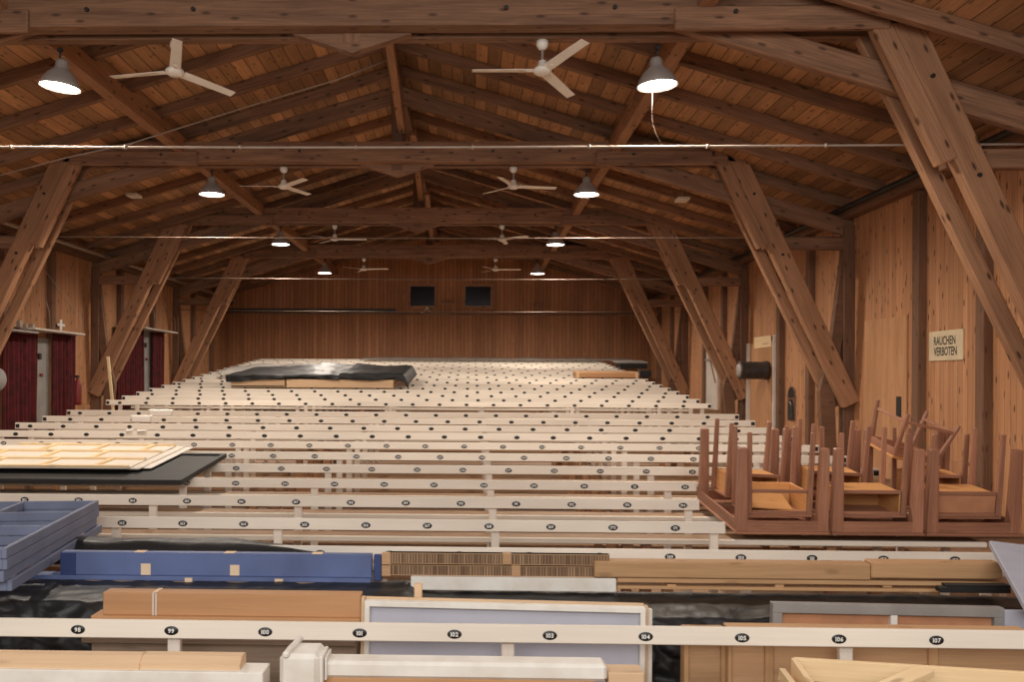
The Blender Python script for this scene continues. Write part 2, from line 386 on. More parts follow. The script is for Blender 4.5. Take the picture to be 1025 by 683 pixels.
# ------------------------------------------------------------------ trusses
tn = ['nearest', 'second', 'third', 'farthest']
for ti, d in enumerate(TR):
    r = empty('roof_truss', (CX, d, CZ+3.6), ['nearest heavy timber roof truss, its beam across the top of the view',
        'second timber roof truss, below the long pipe', 'third timber roof truss from the front', 'farthest timber roof truss, just before the back wall'][ti], 'roof truss')
    zb = CZ + 3.62
    hw = 5.35
    for j, (ya, yb_) in enumerate(((d-.25, d-.04), (d+.1, d+.25))):
        mb = MB()
        mb.prism([(CX-hw-.25, zb+.0), (CX+hw+.25, zb+.0), (CX+hw-.05, zb+.22), (CX+hw-1.1, zb+.33), (CX-hw+1.1, zb+.33), (CX-hw+.05, zb+.22)][::-1], ya, yb_, M['beam'])
        build('collar_beam', mb, r)
    for s in (-1, 1):
        mb = MB(); mb.b2((CX+s*3.3, d-.30, zb-.07), (CX+s*(hw+.1), d-.22, zb+.17), M['beam'], bev=.015); build('doubling_piece', mb, r)
        # principal rafter
        xe = XL if s < 0 else XR
        a = Vector((CX, d+.03, CZ+RZ-.33)); b_ = Vector((xe, d+.03, roofz(xe)-.33))
        mb = MB(); mb.beam(a, b_, .13, .27, M['beam'], bev=.012); build('principal_rafter', mb, r)
        # struts: outer and packing member
        top = Vector((CX+s*5.5, 0, zb+.28)); bot = Vector((CX+s*7.5, 0, CZ-.36))
        wy = -.17
        tdir = (bot-top).normalized()
        mb = MB(); mb.beam(Vector((top.x, d-.17, top.z)), Vector((bot.x, d-.17, bot.z)), .16, .3, M['strut'], up=(s, 0, .3), bev=.015); build('strut', mb, r)
        q = top + tdir*1.75 
        perp = Vector((-s*abs(tdir.z), 0, -abs(tdir.x)))
        mb = MB(); mb.beam(Vector((top.x, d-.2, top.z-.05)) + perp*.22, Vector((q.x, d-.2, q.z)) + perp*.22, .14, .2, M['strut'], up=(s, 0, .3), bev=.015); build('packing_member', mb, r)
        mb = MB(); mb.beam(Vector((top.x, d+.2, top.z)) + perp*.2, Vector((bot.x, d+.2, bot.z)) + perp*.14, .12, .18, M['strut'], up=(s, 0, .3), bev=.012); build('rear_strut', mb, r)
        # crooked leaning post from the eave to the floor
        f0 = fz(d)
        pts = [(CX+s*7.48, CZ+2.25, .12), (CX+s*7.32, CZ+.75, .17), (CX+s*7.16, CZ-.15, .24), (CX+s*7.22, f0, .22)]
        for a_, b2 in zip(pts[:-1], pts[1:]): pass
        mb = MB(); L = []; Rr = []
        for (x, z, w_) in pts: L.append((x-w_/2, z)); Rr.append((x+w_/2, z))
        mb.prism(L + Rr[::-1], d-.06, d+.08, M['beamdark']); (build('crooked_brace', mb, r) if d > 10 else None)
        if s > 0 or True:
            x = CX+s*7.5; mb = MB(); mb.b2((x-.09, d-.1, f0), (x+.09, d+.1, CZ+2.6), M['beamdark'], g=2, bev=.01); build('wall_stud', mb, r)
        mb = MB(); mb.b2((CX+s*6.1, d-.08, CZ+2.2), (CX+s*7.42, d+.06, CZ+2.4), M['beam'], bev=.01); build('tie_beam', mb, r)
        for (bx, bz) in ((3.9, .1), (5.2, .12), (1.6, .17), (2.7, .17)):
            mb = MB(); mb.lathe([(.022, 0), (.022, .03)], M['bolt'], Matrix.Translation((CX+s*bx, d-.23-(.07 if bx > 3.3 else .02), zb+bz)) @ Matrix.Rotation(PI/2, 4, 'X'), seg=10, cap=(True, True)); build('bolt', mb, r)
        for t_ in (.9, 2.0):
            p = top + tdir*t_
            mb = MB(); mb.lathe([(.022, 0), (.022, .03)], M['bolt'], Matrix.Translation((p.x, d-.245, p.z)) @ Matrix.Rotation(PI/2, 4, 'X'), seg=10, cap=(True, True)); build('bolt', mb, r)
    mb = MB(); mb.b2((CX-.1, d-.04, zb-.1), (CX+.1, d+.1, CZ+RZ-.03), M['beamdark' if ti else 'beam'], g=2, bev=.01); build('king_post', mb, r)
    mb = MB(); mb.prism([(CX-.62, zb), (CX, zb-.2), (CX+.62, zb), (CX+.62, zb+.02), (CX-.62, zb+.02)], d-.035, d+.095, M['beam']); build('notched_pad', mb, r)
    mb = MB(); mb.beam((CX+.08, d-2.9, CZ+RZ-.2), (CX+.08, d-.05, CZ+4.2), .12, .16, M['strut']); build('ridge_brace', mb, r)

# ------------------------------------------------------------------ wall posts
for s, nm in ((-1, 'left'), (1, 'right')):
    ys = [7.6, 11.15, 12.75, 16.8, 18.4, 22.5, 24.3, 28.3, 30.2] if s > 0 else [13.0, 16.7, 18.6, 22.3, 24.6, 28.2, 30.2]
    wh = {11.15:'nearest post right of the no smoking sign', 12.75:'post between the plywood board and the no smoking sign', 16.8:'post left of the red-framed arched niche wall bay, nearer of the two', 18.4:'post beside the plywood door with pale jambs'}
    for y in ys:
        x = XR-.05 if s > 0 else XL+.05
        mb = MB(); mb.b2((x-.07, y-.09, fz(y)), (x+.07, y+.09, roofz(x)-.2), M['beamdark'], g=2, bev=.01)
        bay = sum(1 for t in TR if y > t)
        lb = {7.6:'dark timber wall post on the right wall before the nearest truss', 11.15:'dark timber wall post right of the pale lettered sign', 12.75:'dark timber wall post between plywood board and pale lettered sign',
              16.8:'dark timber wall post right of the arched black wall niche', 18.4:'dark timber wall post right of the plywood door with white jambs'}.get(y) if s > 0 else None
        if lb: build('wall_post', mb, label=lb, cat='post')
        else:
            g_ = 'wall posts on the %s wall %s' % (nm, bayname[bay])
            build('wall_post', mb, label='dark timber wall post on the %s wall %s' % (nm, bayname[bay]), cat='post', group=g_)
# eave pipes
for s, nm in ((-1, 'left'), (1, 'right')):
    x = XR-.28 if s > 0 else XL+.3
    mb = MB(); mb.tube([(x, 4, roofz(x)-.12), (x, YB-.1, roofz(x)-.12)], .045, M['steel' if s > 0 else 'pipe']); build('eave_pipe', mb, label='%s pipe under the eave of the %s wall' % ('dark' if s > 0 else 'grey', nm), cat='pipe')
# cross tie pipes
lbs = ['long thin pale pipe across the hall above the second truss beam', 'thin pipe across the hall at the third truss', 'thin pipe across the hall at the farthest truss', 'faint thin pipe just before the back wall']
for i, (d, zc) in enumerate(((9.75, 2.56), (15.5, 2.48), (21.2, 2.41), (26.9, 2.08))):
    mb = MB(); a = Vector((XL, d, CZ+zc)); b_ = Vector((XR, d, CZ+zc)); pts = []
    for k in range(25): t = k/24; pts.append(a.lerp(b_, t) + Vector((0,0,-.03*math.sin(PI*t))))
    mb.tube(pts, (.0125, .010, .010, .009)[i], M['pipe' if i == 0 else 'pipedull'])
    o = build('tie_pipe', mb, label=lbs[i], cat='pipe')
    if i == 0:
        for k in range(2, 24, 2):
            mb = MB(); p = pts[k]; mb.lathe([(.024, -.01), (.024, .01)], M['pipe'], Matrix.Translation(p) @ Matrix.Rotation(PI/2, 4, 'Y'), seg=10, cap=(True, True)); build('clip', mb, o)

# ------------------------------------------------------------------ fans
def fan(x, d, angs, label):
    zt = CZ + 3.62; h = .33
    r = empty('ceiling_fan', (x, d, zt-h), label, 'ceiling fan', 'white ceiling fans under the truss beams')
    r['group'] = 'ceiling fans'
    mb = MB(); mb.lathe([(.03, h), (.062, h-.005), (.066, h-.05), (.045, h-.085), (.02, h-.1), (.0, h-.1)], M['fan'], seg=20, cap=(True, False)); build('canopy', mb, r, local=True)
    mb = MB(); mb.lathe([(.013, .06), (.013, h-.08)], M['metal'], seg=10); build('rod', mb, r, local=True)
    mb = MB(); mb.lathe([(0, -.045), (.06, -.043), (.095, -.02), (.1, .0), (.09, .02), (.05, .05), (.045, .1), (.02, .115), (0, .115)], M['fan'], seg=24); build('motor_hub', mb, r, local=True)
    for a in angs:
        A = math.radians(a); R = Matrix.Rotation(A, 3, 'Z') @ Matrix.Rotation(math.radians(-11), 3, 'X')
        mb = MB(); mb.box(R @ Vector((.42, 0, .0)), (.65, .12, .008), M['fan'], R=R, bev=.003, taper=(0, .85)); bl_ = build('blade', mb, r, local=True); mb = MB(); mb.box(R @ Vector((.12, 0, -.008)), (.12, .04, .008), M['fan'], R=R, bev=.002); build('blade_bracket', mb, bl_, local=True)
fan(at(175, 70, 9.55).x, 9.55, (-70, 50, 170), 'white three-blade ceiling fan under the nearest beam, between lamp and ridge on the left')
fan(at(543, 68, 9.55).x, 9.55, (180, -60, 60), 'white three-blade ceiling fan under the nearest beam, right of the ridge')
for o in [o for o in C.objects if o.name.startswith('ceiling_fan')]: o.rotation_euler.x = -.11
xf = [at(284, 184, 15.25).x, at(514, 184, 15.25).x]
fan(xf[0], 15.25, (183, -50, 65), 'white ceiling fan under the second truss beam, left side')
fan(xf[1], 15.25, (-110, 130, 10), 'white ceiling fan under the second truss beam, right side')
fan(xf[0], 20.95, (2, 125, -130), 'white ceiling fan under the third truss beam, left side')
fan(xf[1], 20.95, (-40, 80, 190), 'white ceiling fan under the third truss beam, right side')
fan(xf[0], 26.65, (-10, 110, 225), 'smallest-looking white ceiling fan at the farthest truss, left side')
fan(xf[1], 26.65, (0, 120, 240), 'smallest-looking white ceiling fan at the farthest truss, right side')
# ------------------------------------------------------------------ lamps
def lamp(x, d, label, tilt=0, e=1.0):
    zo = CZ + 3.20
    r = empty('pendant_lamp', (x, d, zo), label, 'lamp'); r['group'] = 'pendant lamps'
    T = Matrix.Rotation(tilt, 4, 'Y')
    mb = MB(); mb.lathe([(.215, -.01), (.22, 0), (.19, .07), (.15, .13), (.1, .18), (.075, .2), (.07, .27), (.045, .3), (.0, .3)], M['metal'], T, seg=32)
    mb.lathe([(.2, .0), (.17, .07), (.12, .13), (0, .14)], M['fan'], T, seg=32); sh_ = build('lamp_shade', mb, r, local=True)
    mb = MB(); mb.lathe([(0, .006), (.1, .0), (.204, .006)], M['lampglow'], T, seg=32); build('lamp_glass', mb, sh_, local=True)
    mb = MB(); mb.tube([(0, 0, .29), (0, 0, .44)], .012, M['steel']); mb.box((0, 0, .405), (.05, .05, .04), M['steel']); build('hook', mb, r, local=True)
    l = bpy.data.lights.new('lamp_light', 'SPOT'); l.energy = 800*e; l.spot_size = math.radians(168); l.spot_blend = .5; l.shadow_soft_size = .18; l.color = (1, .88, .75)
    lo = bpy.data.objects.new('lamp_light', l); C.objects.link(lo); lo.parent = r; lo.location = (0, 0, -.03)
LD = [TR[i]+.36 for i in range(4)]
lt = ['nearest pendant lamp on the left, grey shade tilted slightly', 'nearest pendant lamp on the right, loose cord below it', 'left pendant lamp at the second truss', 'right pendant lamp at the second truss', 'left pendant lamp at the third truss', 'right pendant lamp at the third truss', 'left pendant lamp at the farthest truss', 'right pendant lamp at the farthest truss']
for i, d in enumerate(LD):
    xa = [at(60,88,d).x, at(212,196,d).x, at(281,243,d).x, at(325,274,d).x][i]; xb = [at(658,84,d).x, at(587,198,d).x, at(556,244,d).x, at(538,275,d).x][i]
    lamp(xa, d, lt[2*i], .1 if i == 0 else 0); lamp(xb, d, lt[2*i+1], -.06 if i == 0 else 0)

# ------------------------------------------------------------------ benches
postX = [-6.6, -4.93, -3.25, -1.58, .2, 1.97, 3.66, 4.27]
def plate(x, y, z, num, parent, detail):
    mb = MB(); seg = 20 if detail else 12
    prof = [(.034, 0.0), (.034, .003), (.031, .005), (0.0, .005)]
    Mx = Matrix.Translation((x, y, z)) @ Matrix.Rotation(PI/2, 4, 'X') @ Matrix.Diagonal((1.1, .7, 1, 1))
    mb.lathe(prof, M['black'], Mx, seg=seg)
    s = str(num); H = .0235; gp = .0025; ws = []
    for ch in s: vs, fs, w_, h_ = DG[ch]; ws.append(w_/h_*H if ch != '1' else w_/h_*H)
    tot = sum(ws) + gp*(len(s)-1); cx = x - tot/2
    if detail:
        for ch, w_ in zip(s, ws):
            vs, fs, W_, H_ = DG[ch]; base = len(mb.v); mi = mb.mi_of(M['white'])
            for v in vs: mb.v.append(Vector((cx + v.x/H_*H, y-.0062, z - H/2 + v.y/H_*H)))
            for f in fs: mb.f.append([base+i for i in f]); mb.mi.append(mi); mb.smooth.append(False); mb.uv += [(0,0)]*len(f)
            cx += w_ + gp
    build('number_plate', mb, parent)
firstnum = {-1: 69, 0: 90, 1: 112, 2: 135, 3: 154, 4: 177}
num = 195
def bench(k):
    global num
    d = dk(k); z = rz(k); f = fz(d); xl = -6.82 - max(0, k-13)*.035; xr = 4.43
    rail_r = xr
    if k in (3, 4, 5): rail_r = at([726, 700, 697][k-3], 500, d).x
    if k in (1, 13,): return
    orda = {-1:'pale bench row nearest the camera, mostly below the view', 0:'nearest white-painted bench row, plates 98 to 107', 1:'white-painted bench row hidden under the stored boxes and black plastic', 2:'white-painted bench row just behind the blue box, plates half hidden',
            3:'white-painted bench row whose rail ends below the leftmost upturned table', 4:'white-painted bench row ending at the leftmost upturned table corner', 5:'white-painted bench row under the front edge of the black panel'}
    words = 'zero one two three four five six seven eight nine ten eleven twelve thirteen fourteen fifteen sixteen seventeen'.split()
    if k in orda: lb = orda[k]
    elif k < 13: lb = 'white-painted bench row, number %s counted forward from the dark cross gap' % words[13-k] if k < 12 else 'white-painted bench row just in front of the dark cross gap'
    elif k == 14: lb = 'white-painted bench row just behind the dark cross gap'
    elif k == 31: lb = 'rearmost white bench row against the board wall'
    else:
        lb = 'white-painted bench row, number %s counted back from the dark cross gap' % words[k-13] if k < 25 else 'white-painted bench row in the rear, number %s counted from the back wall' % words[32-k]
    r = empty('bench', ((xl+xr)/2, d, f), lb, 'bench', 'rows of white-painted numbered benches')
    R = Matrix.Rotation(math.radians(-6), 3, 'X')
    mb = MB(); mb.box(((xl+rail_r)/2, d, z), (rail_r-xl, .026, .095), M['cream'], R=R, bev=.004); build('back_rail', mb, r)
    mb = MB(); mb.b2((xl+.05, d-.385, z-.275), (xr-.05, d-.12, z-.245), M['seatwood'], bev=.004); build('seat', mb, r)
    mb = MB(); mb.b2((xl+.05, d-.43, z-.285), (xr-.05, d-.386, z-.238), M['cream'], bev=.008); build('seat_nosing', mb, r)
    px_ = [x for x in postX if x < 4.3]
    if k < 9: px_[2] = -2.92
    if k == 0: px_[0] = -6.0
    for x in px_:
        top = z+.03 if x < rail_r else z-.285
        mb = MB(); mb.b2((x-.034, d+.0155, f), (x+.034, d+.058, top), M['post'], g=2, bev=.004); build('post', mb, r)
    for x in ([-5.6, -2.32, -2.08, 1.35, 1.52, 3.1] if k < 14 else [-2.3, 1.4]):
        mb = MB(); mb.b2((x-.04, d-.36, f), (x+.04, d-.28, z-.285), M['brown'], g=2, bev=.004); build('leg', mb, r)
    x0 = -.09 if k % 2 == 0 else .13
    if k == 0: x0 = at(455, 632, d).x + .0
    if k == 2: x0 = at(459.8, 552, d).x
    if k == 3: x0 = at(489.5, 525, d).x
    n0 = math.ceil((xl + .1 - x0)/.5); n1 = math.floor((rail_r - .05 - x0)/.5)
    cur = None
    if k == 0: cur = 102 + n0
    elif k == 2: cur = 146 + n0
    elif k == 3: cur = 168 + n0
    elif k == -1: cur = 60
    elif k == 1: cur = 112
    elif k == 4: cur = 194 - (n1-n0)
    else: cur = num
    for n in range(n0, n1+1):
        x = x0 + .5*n
        if k in (-1, 1) : pass
        else: plate(x, d-.0145, z-.004, cur, r, k < 9)
        cur += 1
    if k >= 5: num = cur
    if k >= 6:   # small square end plates
        for x in (xl+.04, rail_r-.04):
            mb = MB(); mb.b2((x-.028, d-.019, z-.03), (x+.028, d-.012, z+.025), M['black'], bev=.001); build('end_plate', mb, r)
for k in range(0, 32): bench(k)

# ------------------------------------------------------------------ stored things
def xz(px, py, d): p = at(px, py, d); return p.x, p.z
def pbox(mb, x0, x1, yt, yb, d, dep, mat, g=0, bev=.004):
    xm = (x0+x1)/2; ym = (yt+yb)/2
    a = at(x0, ym, d).x; b_ = at(x1, ym, d).x; zt = at(xm, yt, d).z; zb_ = at(xm, yb, d).z
    mb.b2((a, d, zb_), (b_, d+dep, zt), mat, g=g, bev=bev); return a, b_, zb_, zt
# long white box girder with block head and its neighbours (d ~ 4.2), carried by a crate on the front seat
seat0 = rz(0) - .235
zA = at(120, 672, 4.12).z
mb = MB(); a = at(-60, 670, 4.12).x; b_ = at(263, 670, 4.12).x
mb.b2((a, 4.12, zA-.11), (b_, 4.27, zA), M['whitew'], bev=.004); lowz = zA-.11
build('white_board', mb, label='white painted flat board box at the bottom left, under the peach beams', cat='board')
mb = MB(); mb.b2((a-.1, 4.16, fz(4.5)), (b_-.1, 4.27, lowz), M['greyboard']); build('crate', mb, label='weathered crate on the front seat under the white board at bottom left', cat='crate')
for x0, x1, dd, lb in ((-55, 139, 4.14, 'peach chamfered timber beam, leftmost at the bottom edge'), (139, 240, 4.15, 'short peach timber beam with rounded end, right of its longer twin')):
    mb = MB(); xa = at(x0, 665, dd).x; xb = at(x1, 665, dd).x; h = .055
    pts = [(dd, zA), (dd+.12, zA), (dd+.12, zA+.045), (dd+.10, zA+h), (dd+.04, zA+h), (dd, zA+.025)]
    n = len(pts); base = len(mb.v); mi = mb.mi_of(M['peach'])
    for X in (xa, xb): mb.v += [Vector((X, p[0], p[1])) for p in pts]
    fs = [list(range(n))[::-1], list(range(n, 2*n))] + [[i, (i+1) % n, n+(i+1) % n, n+i] for i in range(n)]
    for f in fs: mb.f.append([base+i for i in f]); mb.mi.append(mi); mb.smooth.append(False); mb.uv += [(mb.v[base+i].x, mb.v[base+i].y+mb.v[base+i].z) for i in f]
    build('timber_beam', mb, label=lb, cat='beam', group=None)
# girder
r = empty('column_prop', (at(450, 670, 4.2).x, 4.2, at(450, 684, 4.2).z), 'white worn wooden column lying on its side, square head at its left end', 'stage prop')
zb1 = at(450, 681, 4.15).z; zt1 = at(450, 664, 4.15).z
mb = MB(); xa = at(322, 670, 4.15).x; xb = at(608, 670, 4.15).x
mb.b2((xa, 4.15, zb1), (xb, 4.28, zt1), M['whitew'], bev=.015); build('shaft', mb, r)
mb = MB(); xh0 = at(281, 670, 4.12).x; xh1 = at(320, 670, 4.12).x; zh = at(300, 656, 4.08).z
mb.b2((xh0, 4.08, zb1-.02), (xh1, 4.29, zh), M['whitew'], bev=.02)
mb.beam((xh0+.03, 4.07, zh-.0), (xh0+.055, 4.31, zh+.012), .03, .03, M['whitew'])
build('head_block', mb, r)
mb = MB(); mb.b2((xh1, 4.1, zb1-.01), (xh1+.018, 4.27, zh-.012), M['whitew'], bev=.008); mb.b2((xh1+.022, 4.12, zb1), (xh1+.032, 4.26, zh-.022), M['whitew'], bev=.008); build('neck_moulding', mb, r)
mb = MB(); mb.b2((xh0+.02, 4.16, fz(4.5)), (xb-.05, 4.28, zb1), M['box']); build('crate', mb, label='low brown crate under the white lying column', cat='crate')
mb = MB(); pbox(mb, 609, 645, 674, 690, 4.16, .13, M['peach']); o = build('wood_block', mb, label='short peach wood block at the right end of the white column', cat='block')
mb = MB(); xa = at(609, 670, 4.2).x; mb.b2((xa+.0, 4.17, fz(4.5)), (xa+.16, 4.29, at(620, 690, 4.16).z), M['greyboard']); build('crate', mb, label='weathered crate under the short peach wood block', cat='crate')
# pale stretcher frames at bottom right
def frame_tilted(name, label, TL, TR_, down, w, t, mat, diag=None):
    TL = Vector(TL); TR_ = Vector(TR_); dn = Vector(down); H = dn.length; x = (TR_-TL).normalized(); y = dn.normalized(); nrm = x.cross(y).normalized()
    L = (TR_-TL).length; r = empty(name, TL + dn, label, 'frame')
    def rail(a, b_, nm='frame_rail'):
        mb = MB(); mb.beam(a, b_, t, w, mat, up=nrm.cross((b_-a).normalized()), bev=.004); build(nm, mb, r)
    rail(TL + y*w/2, TR_ + y*w/2); rail(TL + dn - y*w/2, TR_ + dn - y*w/2)
    rail(TL + x*w/2, TL + x*w/2 + dn); rail(TR_ - x*w/2, TR_ - x*w/2 + dn)
    rail(TL + x*L*.5 , TL + x*L*.5 + dn, 'cross_bar')
    if diag:
        a, b_ = diag; mb = MB(); mb.beam(TL + x*L*a[0] + dn*a[1] - nrm*.0, TL + x*L*b_[0] + dn*b_[1], t*.8, w*1.1, mat, up=nrm.cross((TL + x*L*b_[0] + dn*b_[1]-TL - x*L*a[0] - dn*a[1]).normalized())); build('diagonal_brace', mb, r)
    return r
def flat_frame(label, tl, tr, fl, fr, h, brace=None):
    r = empty('stretcher_frame', Vector(tl) - Vector((0, 0, h)), label, 'frame')
    def bar(p, q, nm, w_=.028, hh=h, dz=0):
        p = Vector(p) + Vector((0,0,-h/2+dz)); q = Vector(q) + Vector((0,0,-h/2+dz)); mb = MB(); mb.beam(p, q, w_, hh, M['pine'], bev=.003); build(nm, mb, r)
    bar(tl, tr, 'frame_rail'); bar(tl, fl, 'frame_rail'); bar(fl, fr, 'frame_rail'); bar(tr, fr, 'frame_rail')
    if brace: bar(brace[0], brace[1], 'diagonal_brace', .085, .03, .03)
T0 = at(795, 658.5, 4.30); T1 = at(1062, 675, 4.12)
L0 = at(822, 697, 3.80); L1 = at(1110, 716, 3.66)
flat_frame('fresh pine frame with a diagonal brace, bottom right corner of the view', T0, T1, L0, L1, .105, (at(926, 667, 4.10), at(846, 702, 3.72)))
flat_frame('second pine frame, only its corner showing left of the braced one', at(783, 669, 4.24)-Vector((0,0,.0)), at(790, 669, 4.4)+Vector((.0,.0,-.13)), at(806, 699, 3.76), at(812, 699, 3.8), .06)
zc_ = L1.z - .13
mb = MB(); mb.b2((T0.x+.1, 3.7, fz(4)), (T1.x, 4.05, zc_), M['greyboard']); build('crate', mb, label='low crate below the pine frames at the bottom right', cat='crate')

# --- between first and second rows
seat1 = rz(1) - .25
# black plastic covered stack
mb = MB(); mb.b2((-3.6, 5.5, fz(5.6)), (-.42, 6.0, CZ-1.42), M['greyboard']); build('crate', mb, label='long weathered crate stack hidden under the left half of the black plastic', cat='crate')
mb = MB(); mb.b2((-.41, 5.5, fz(5.6)), (3.55, 6.0, CZ-1.47), M['greyboard']); build('crate', mb, label='long weathered crate stack hidden under the right half of the black plastic', cat='crate')
def sheet(u, v):
    x = -3.7 + 7.35*u
    prof = [(6.02, -1.40), (5.9, -1.385), (5.6, -1.39), (5.42, -1.41), (5.36, -1.50), (5.33, -1.62), (5.31, -1.78), (5.29, -1.94), (5.27, -2.05)]
    q = v*(len(prof)-1); i = min(int(q), len(prof)-2); t = q-i
    d = prof[i][0]*(1-t) + prof[i+1][0]*t; z = prof[i][1]*(1-t) + prof[i+1][1]*t
    z -= .005; z += .055*max(0, min(1, (-.3-x)/.12)) if v < .5 else 0
    k = .5 + min(1, max(0, (v-.3)*3))
    n1 = noise.noise(Vector((x*2.2 + z*1.3, z*3.5, 1.7))) ; n2 = (.5-abs(noise.noise(Vector((x*5+z*6, z*6 - x*1.5 + d*5, 4.1)))))*1.3
    n2 += .5*(.4-abs(noise.noise(Vector((x*11-z*9, z*10 + x*3, 7.1)))))
    hang = .06*noise.noise(Vector((x*.8, 0, 9)))
    return (x + .01*n2, d - abs(.05*n1 + .045*n2)*k - .01, CZ + z + hang*v*v + .012*n2 + .012*abs(n1))
mb = MB(); mb.grid(sheet, 420, 70, M['plastic']); o = build('plastic_sheet', mb, label='long crumpled black plastic sheet draped behind the nearest bench row', cat='plastic sheet'); solidify(o, .003)
# second dark sheet at left behind the blue box, over the second row
def sheet2(u, v):
    x = -3.0 + 2.05*u; w_ = 1 - .9*max(0, (u-.6)/.4)
    d = 6.26 + .3*v; n = noise.noise(Vector((x*3, v*3, 2)))
    z = rz(2) + .075 - max(0, (.45-v))*.32 + .018*n - max(0, u-.62)*.22
    return (x, d, z)
mb = MB(); mb.grid(sheet2, 70, 14, M['plastic']); o = build('plastic_sheet', mb, label='dark plastic sheet over the bench back behind the blue box', cat='plastic sheet'); solidify(o, .003)
# brown box pair on the seat of row 1, left
mb = MB(); d0 = 5.0
x0, x1, zb_, zt_ = pbox(mb, 103, 361, 594.5, 617, d0, .10, M['box'], bev=.003)
r = build('plywood_box', mb, label='long brown plywood box tied with a pale strap, behind plates 99 and 100', cat='box')
mb = MB(); xs_ = at(155, 605, d0).x; mb.b2((xs_-.014, d0-.005, zb_), (xs_-.004, d0, zt_+.004), M['whitem'], bev=.001); mb.b2((xs_+.003, d0-.005, zb_), (xs_+.012, d0, zt_+.004), M['whitem'], bev=.001); mb.b2((xs_-.013, d0-.005, zt_), (xs_+.012, d0+.1, zt_+.004), M['tape'], bev=.001); build('strap', mb, r)
mb = MB(); xe_ = at(93, 620, d0).x; mb.b2((xe_, d0-.03, zb_-.025), (x1, d0+.11, zb_), M['box'], bev=.003); build('board', mb, label='thin brown board under the long strapped plywood box', cat='board')
mb = MB(); mb.b2((xe_-.05, 4.96, zb_-.15), (x1-.02, 5.12, zb_-.12), M['greyboard']); mb.b2((xe_, 4.98, fz(5.1)), (x1-.02, 5.12, zb_-.15), M['greyboard']); mb.b2((xe_+.01, 5.0, zb_-.12), (x1-.02, 5.12, zb_-.09), M['greyboard']); mb.b2((xe_+.02, 4.99, zb_-.09), (x1-.02, 5.11, zb_-.025), M['greyboard']); build('crate', mb, label='grey weathered boards under the strapped plywood box, seen below the front rail', cat='crate')
# framed lavender panel
def panel(name, label, x0, x1, yt0, yt1, d, H, fw, mats, back=None, bottomblue=False, mid=None):
    A = at(x0, yt0, d); B = at(x1, yt1, d + (0 if not back else back))
    ang = math.atan2(B.y-A.y, B.x-A.x); W = math.hypot(B.x-A.x, B.y-A.y)
    r = empty(name, (A.x, A.y, A.z-H), label, 'stage panel'); r.rotation_euler = (0, math.atan2(A.z-B.z, W), ang)
    mf, mp, mt = mats
    mb = MB(); mb.b2((fw, .03, fw), (W-fw, .04, H-fw), mp, bev=.001); build('cloth_panel', mb, r, local=True)
    for lo, hi, g in (((0, 0, H-fw), (W, .055, H), 0), ((0, 0, 0), (W, .055, fw), 0), ((0, 0, fw), (fw, .055, H-fw), 2), ((W-fw, 0, fw), (W, .055, H-fw), 2)):
        mb = MB(); mb.b2(lo, hi, mf, g=g, bev=.003); build('frame_rail', mb, r, local=True)
    if mt:
        for lo, hi in (((0, .057, H-.03), (W, .08, H+.01)), ((-.022, .03, 0), (-.001, .08, H+.012)), ((W+.001, .03, 0), (W+.02, .08, H))):
            mb = MB(); mb.b2(lo, hi, mt, g=0, bev=.003); build('edge_batten', mb, r, local=True)
    if mid:
        for xx in mid: mb = MB(); mb.b2((xx, .0, fw), (xx+fw*.7, .05, H-fw), M['whitew'], g=2); build('cross_bar', mb, r, local=True)
    return r
panel('framed_panel', 'lavender cloth panel in a white frame standing behind plates 101 to 104', 363, 645, 602, 609, 4.95, .93, .03, (M['whitew'], M['lav'], M['peach']), back=-.02)
mb = MB(); pbox(mb, 646, 653, 610, 690, 5.0, .03, M['whitew'], g=2); build('board', mb, label='narrow white board edge at the right end of the lavender panel', cat='board')
# plywood crates right
mb0 = None
def battened(name, label, x0, x1, yt, d, dep, zbot, bats, mat, bm_):
    xa = at(x0, yt, d).x; xb = at(x1, yt, d).x; zt = at((x0+x1)/2, yt, d).z
    r = empty(name, ((xa+xb)/2, d+dep/2, zbot), label, 'crate')
    mb = MB(); mb.b2((xa, d+.02, zbot), (xb, d+dep, zt-.012), mat, g=0, bev=.002); build('panel', mb, r)
    mb = MB(); mb.b2((xa, d, zt-.035), (xb, d+dep, zt), bm_, bev=.004); build('top_rail', mb, r)
    for bx, w_ in bats:
        X = at(bx, 660, d).x; mb = MB(); mb.b2((X, d, zbot), (X+w_, d+.02, zt-.036), bm_, g=2, bev=.003); build('batten', mb, r)
battened('plywood_crate', 'narrow plywood crate standing left of the wide battened one', 685, 727, 630, 4.93, .09, fz(5)+.0, ((685, .025), (722, .025)), M['ply'], M['tan'])
battened('plywood_crate', 'wide plywood crate with upright battens behind plates 105 to 107', 729, 1030, 630, 4.88, .1, fz(5)+.0, ((729, .02), (766, .045), (930, .05)), M['ply'], M['tan'])
mb = MB(); pbox(mb, 655, 684, 661, 667, 5.1, .05, M['peach']); x_, _z = xz(655, 661, 5.1)
# grey framed panel (behind crates)
r = panel('grey_framed_panel', 'grey frame with brown hardboard inset leaning behind plates 106 and 107', 772, 1004, 604, 609, 5.12, 1.0, .055, (M['greyp'], M['hard'], None), mid=(.66,))
mb = MB(); pbox(mb, 1006, 1032, 612, 640, 5.1, .04, M['lavb']); 
xg, _ = xz(1006, 612, 5.1); mb.b2((xg, 5.1, fz(5.1)), (xg+.15, 5.14, at(1015,640,5.1).z), M['lavb']); build('board', mb, label='pale grey board at the right end of the grey frame', cat='board')
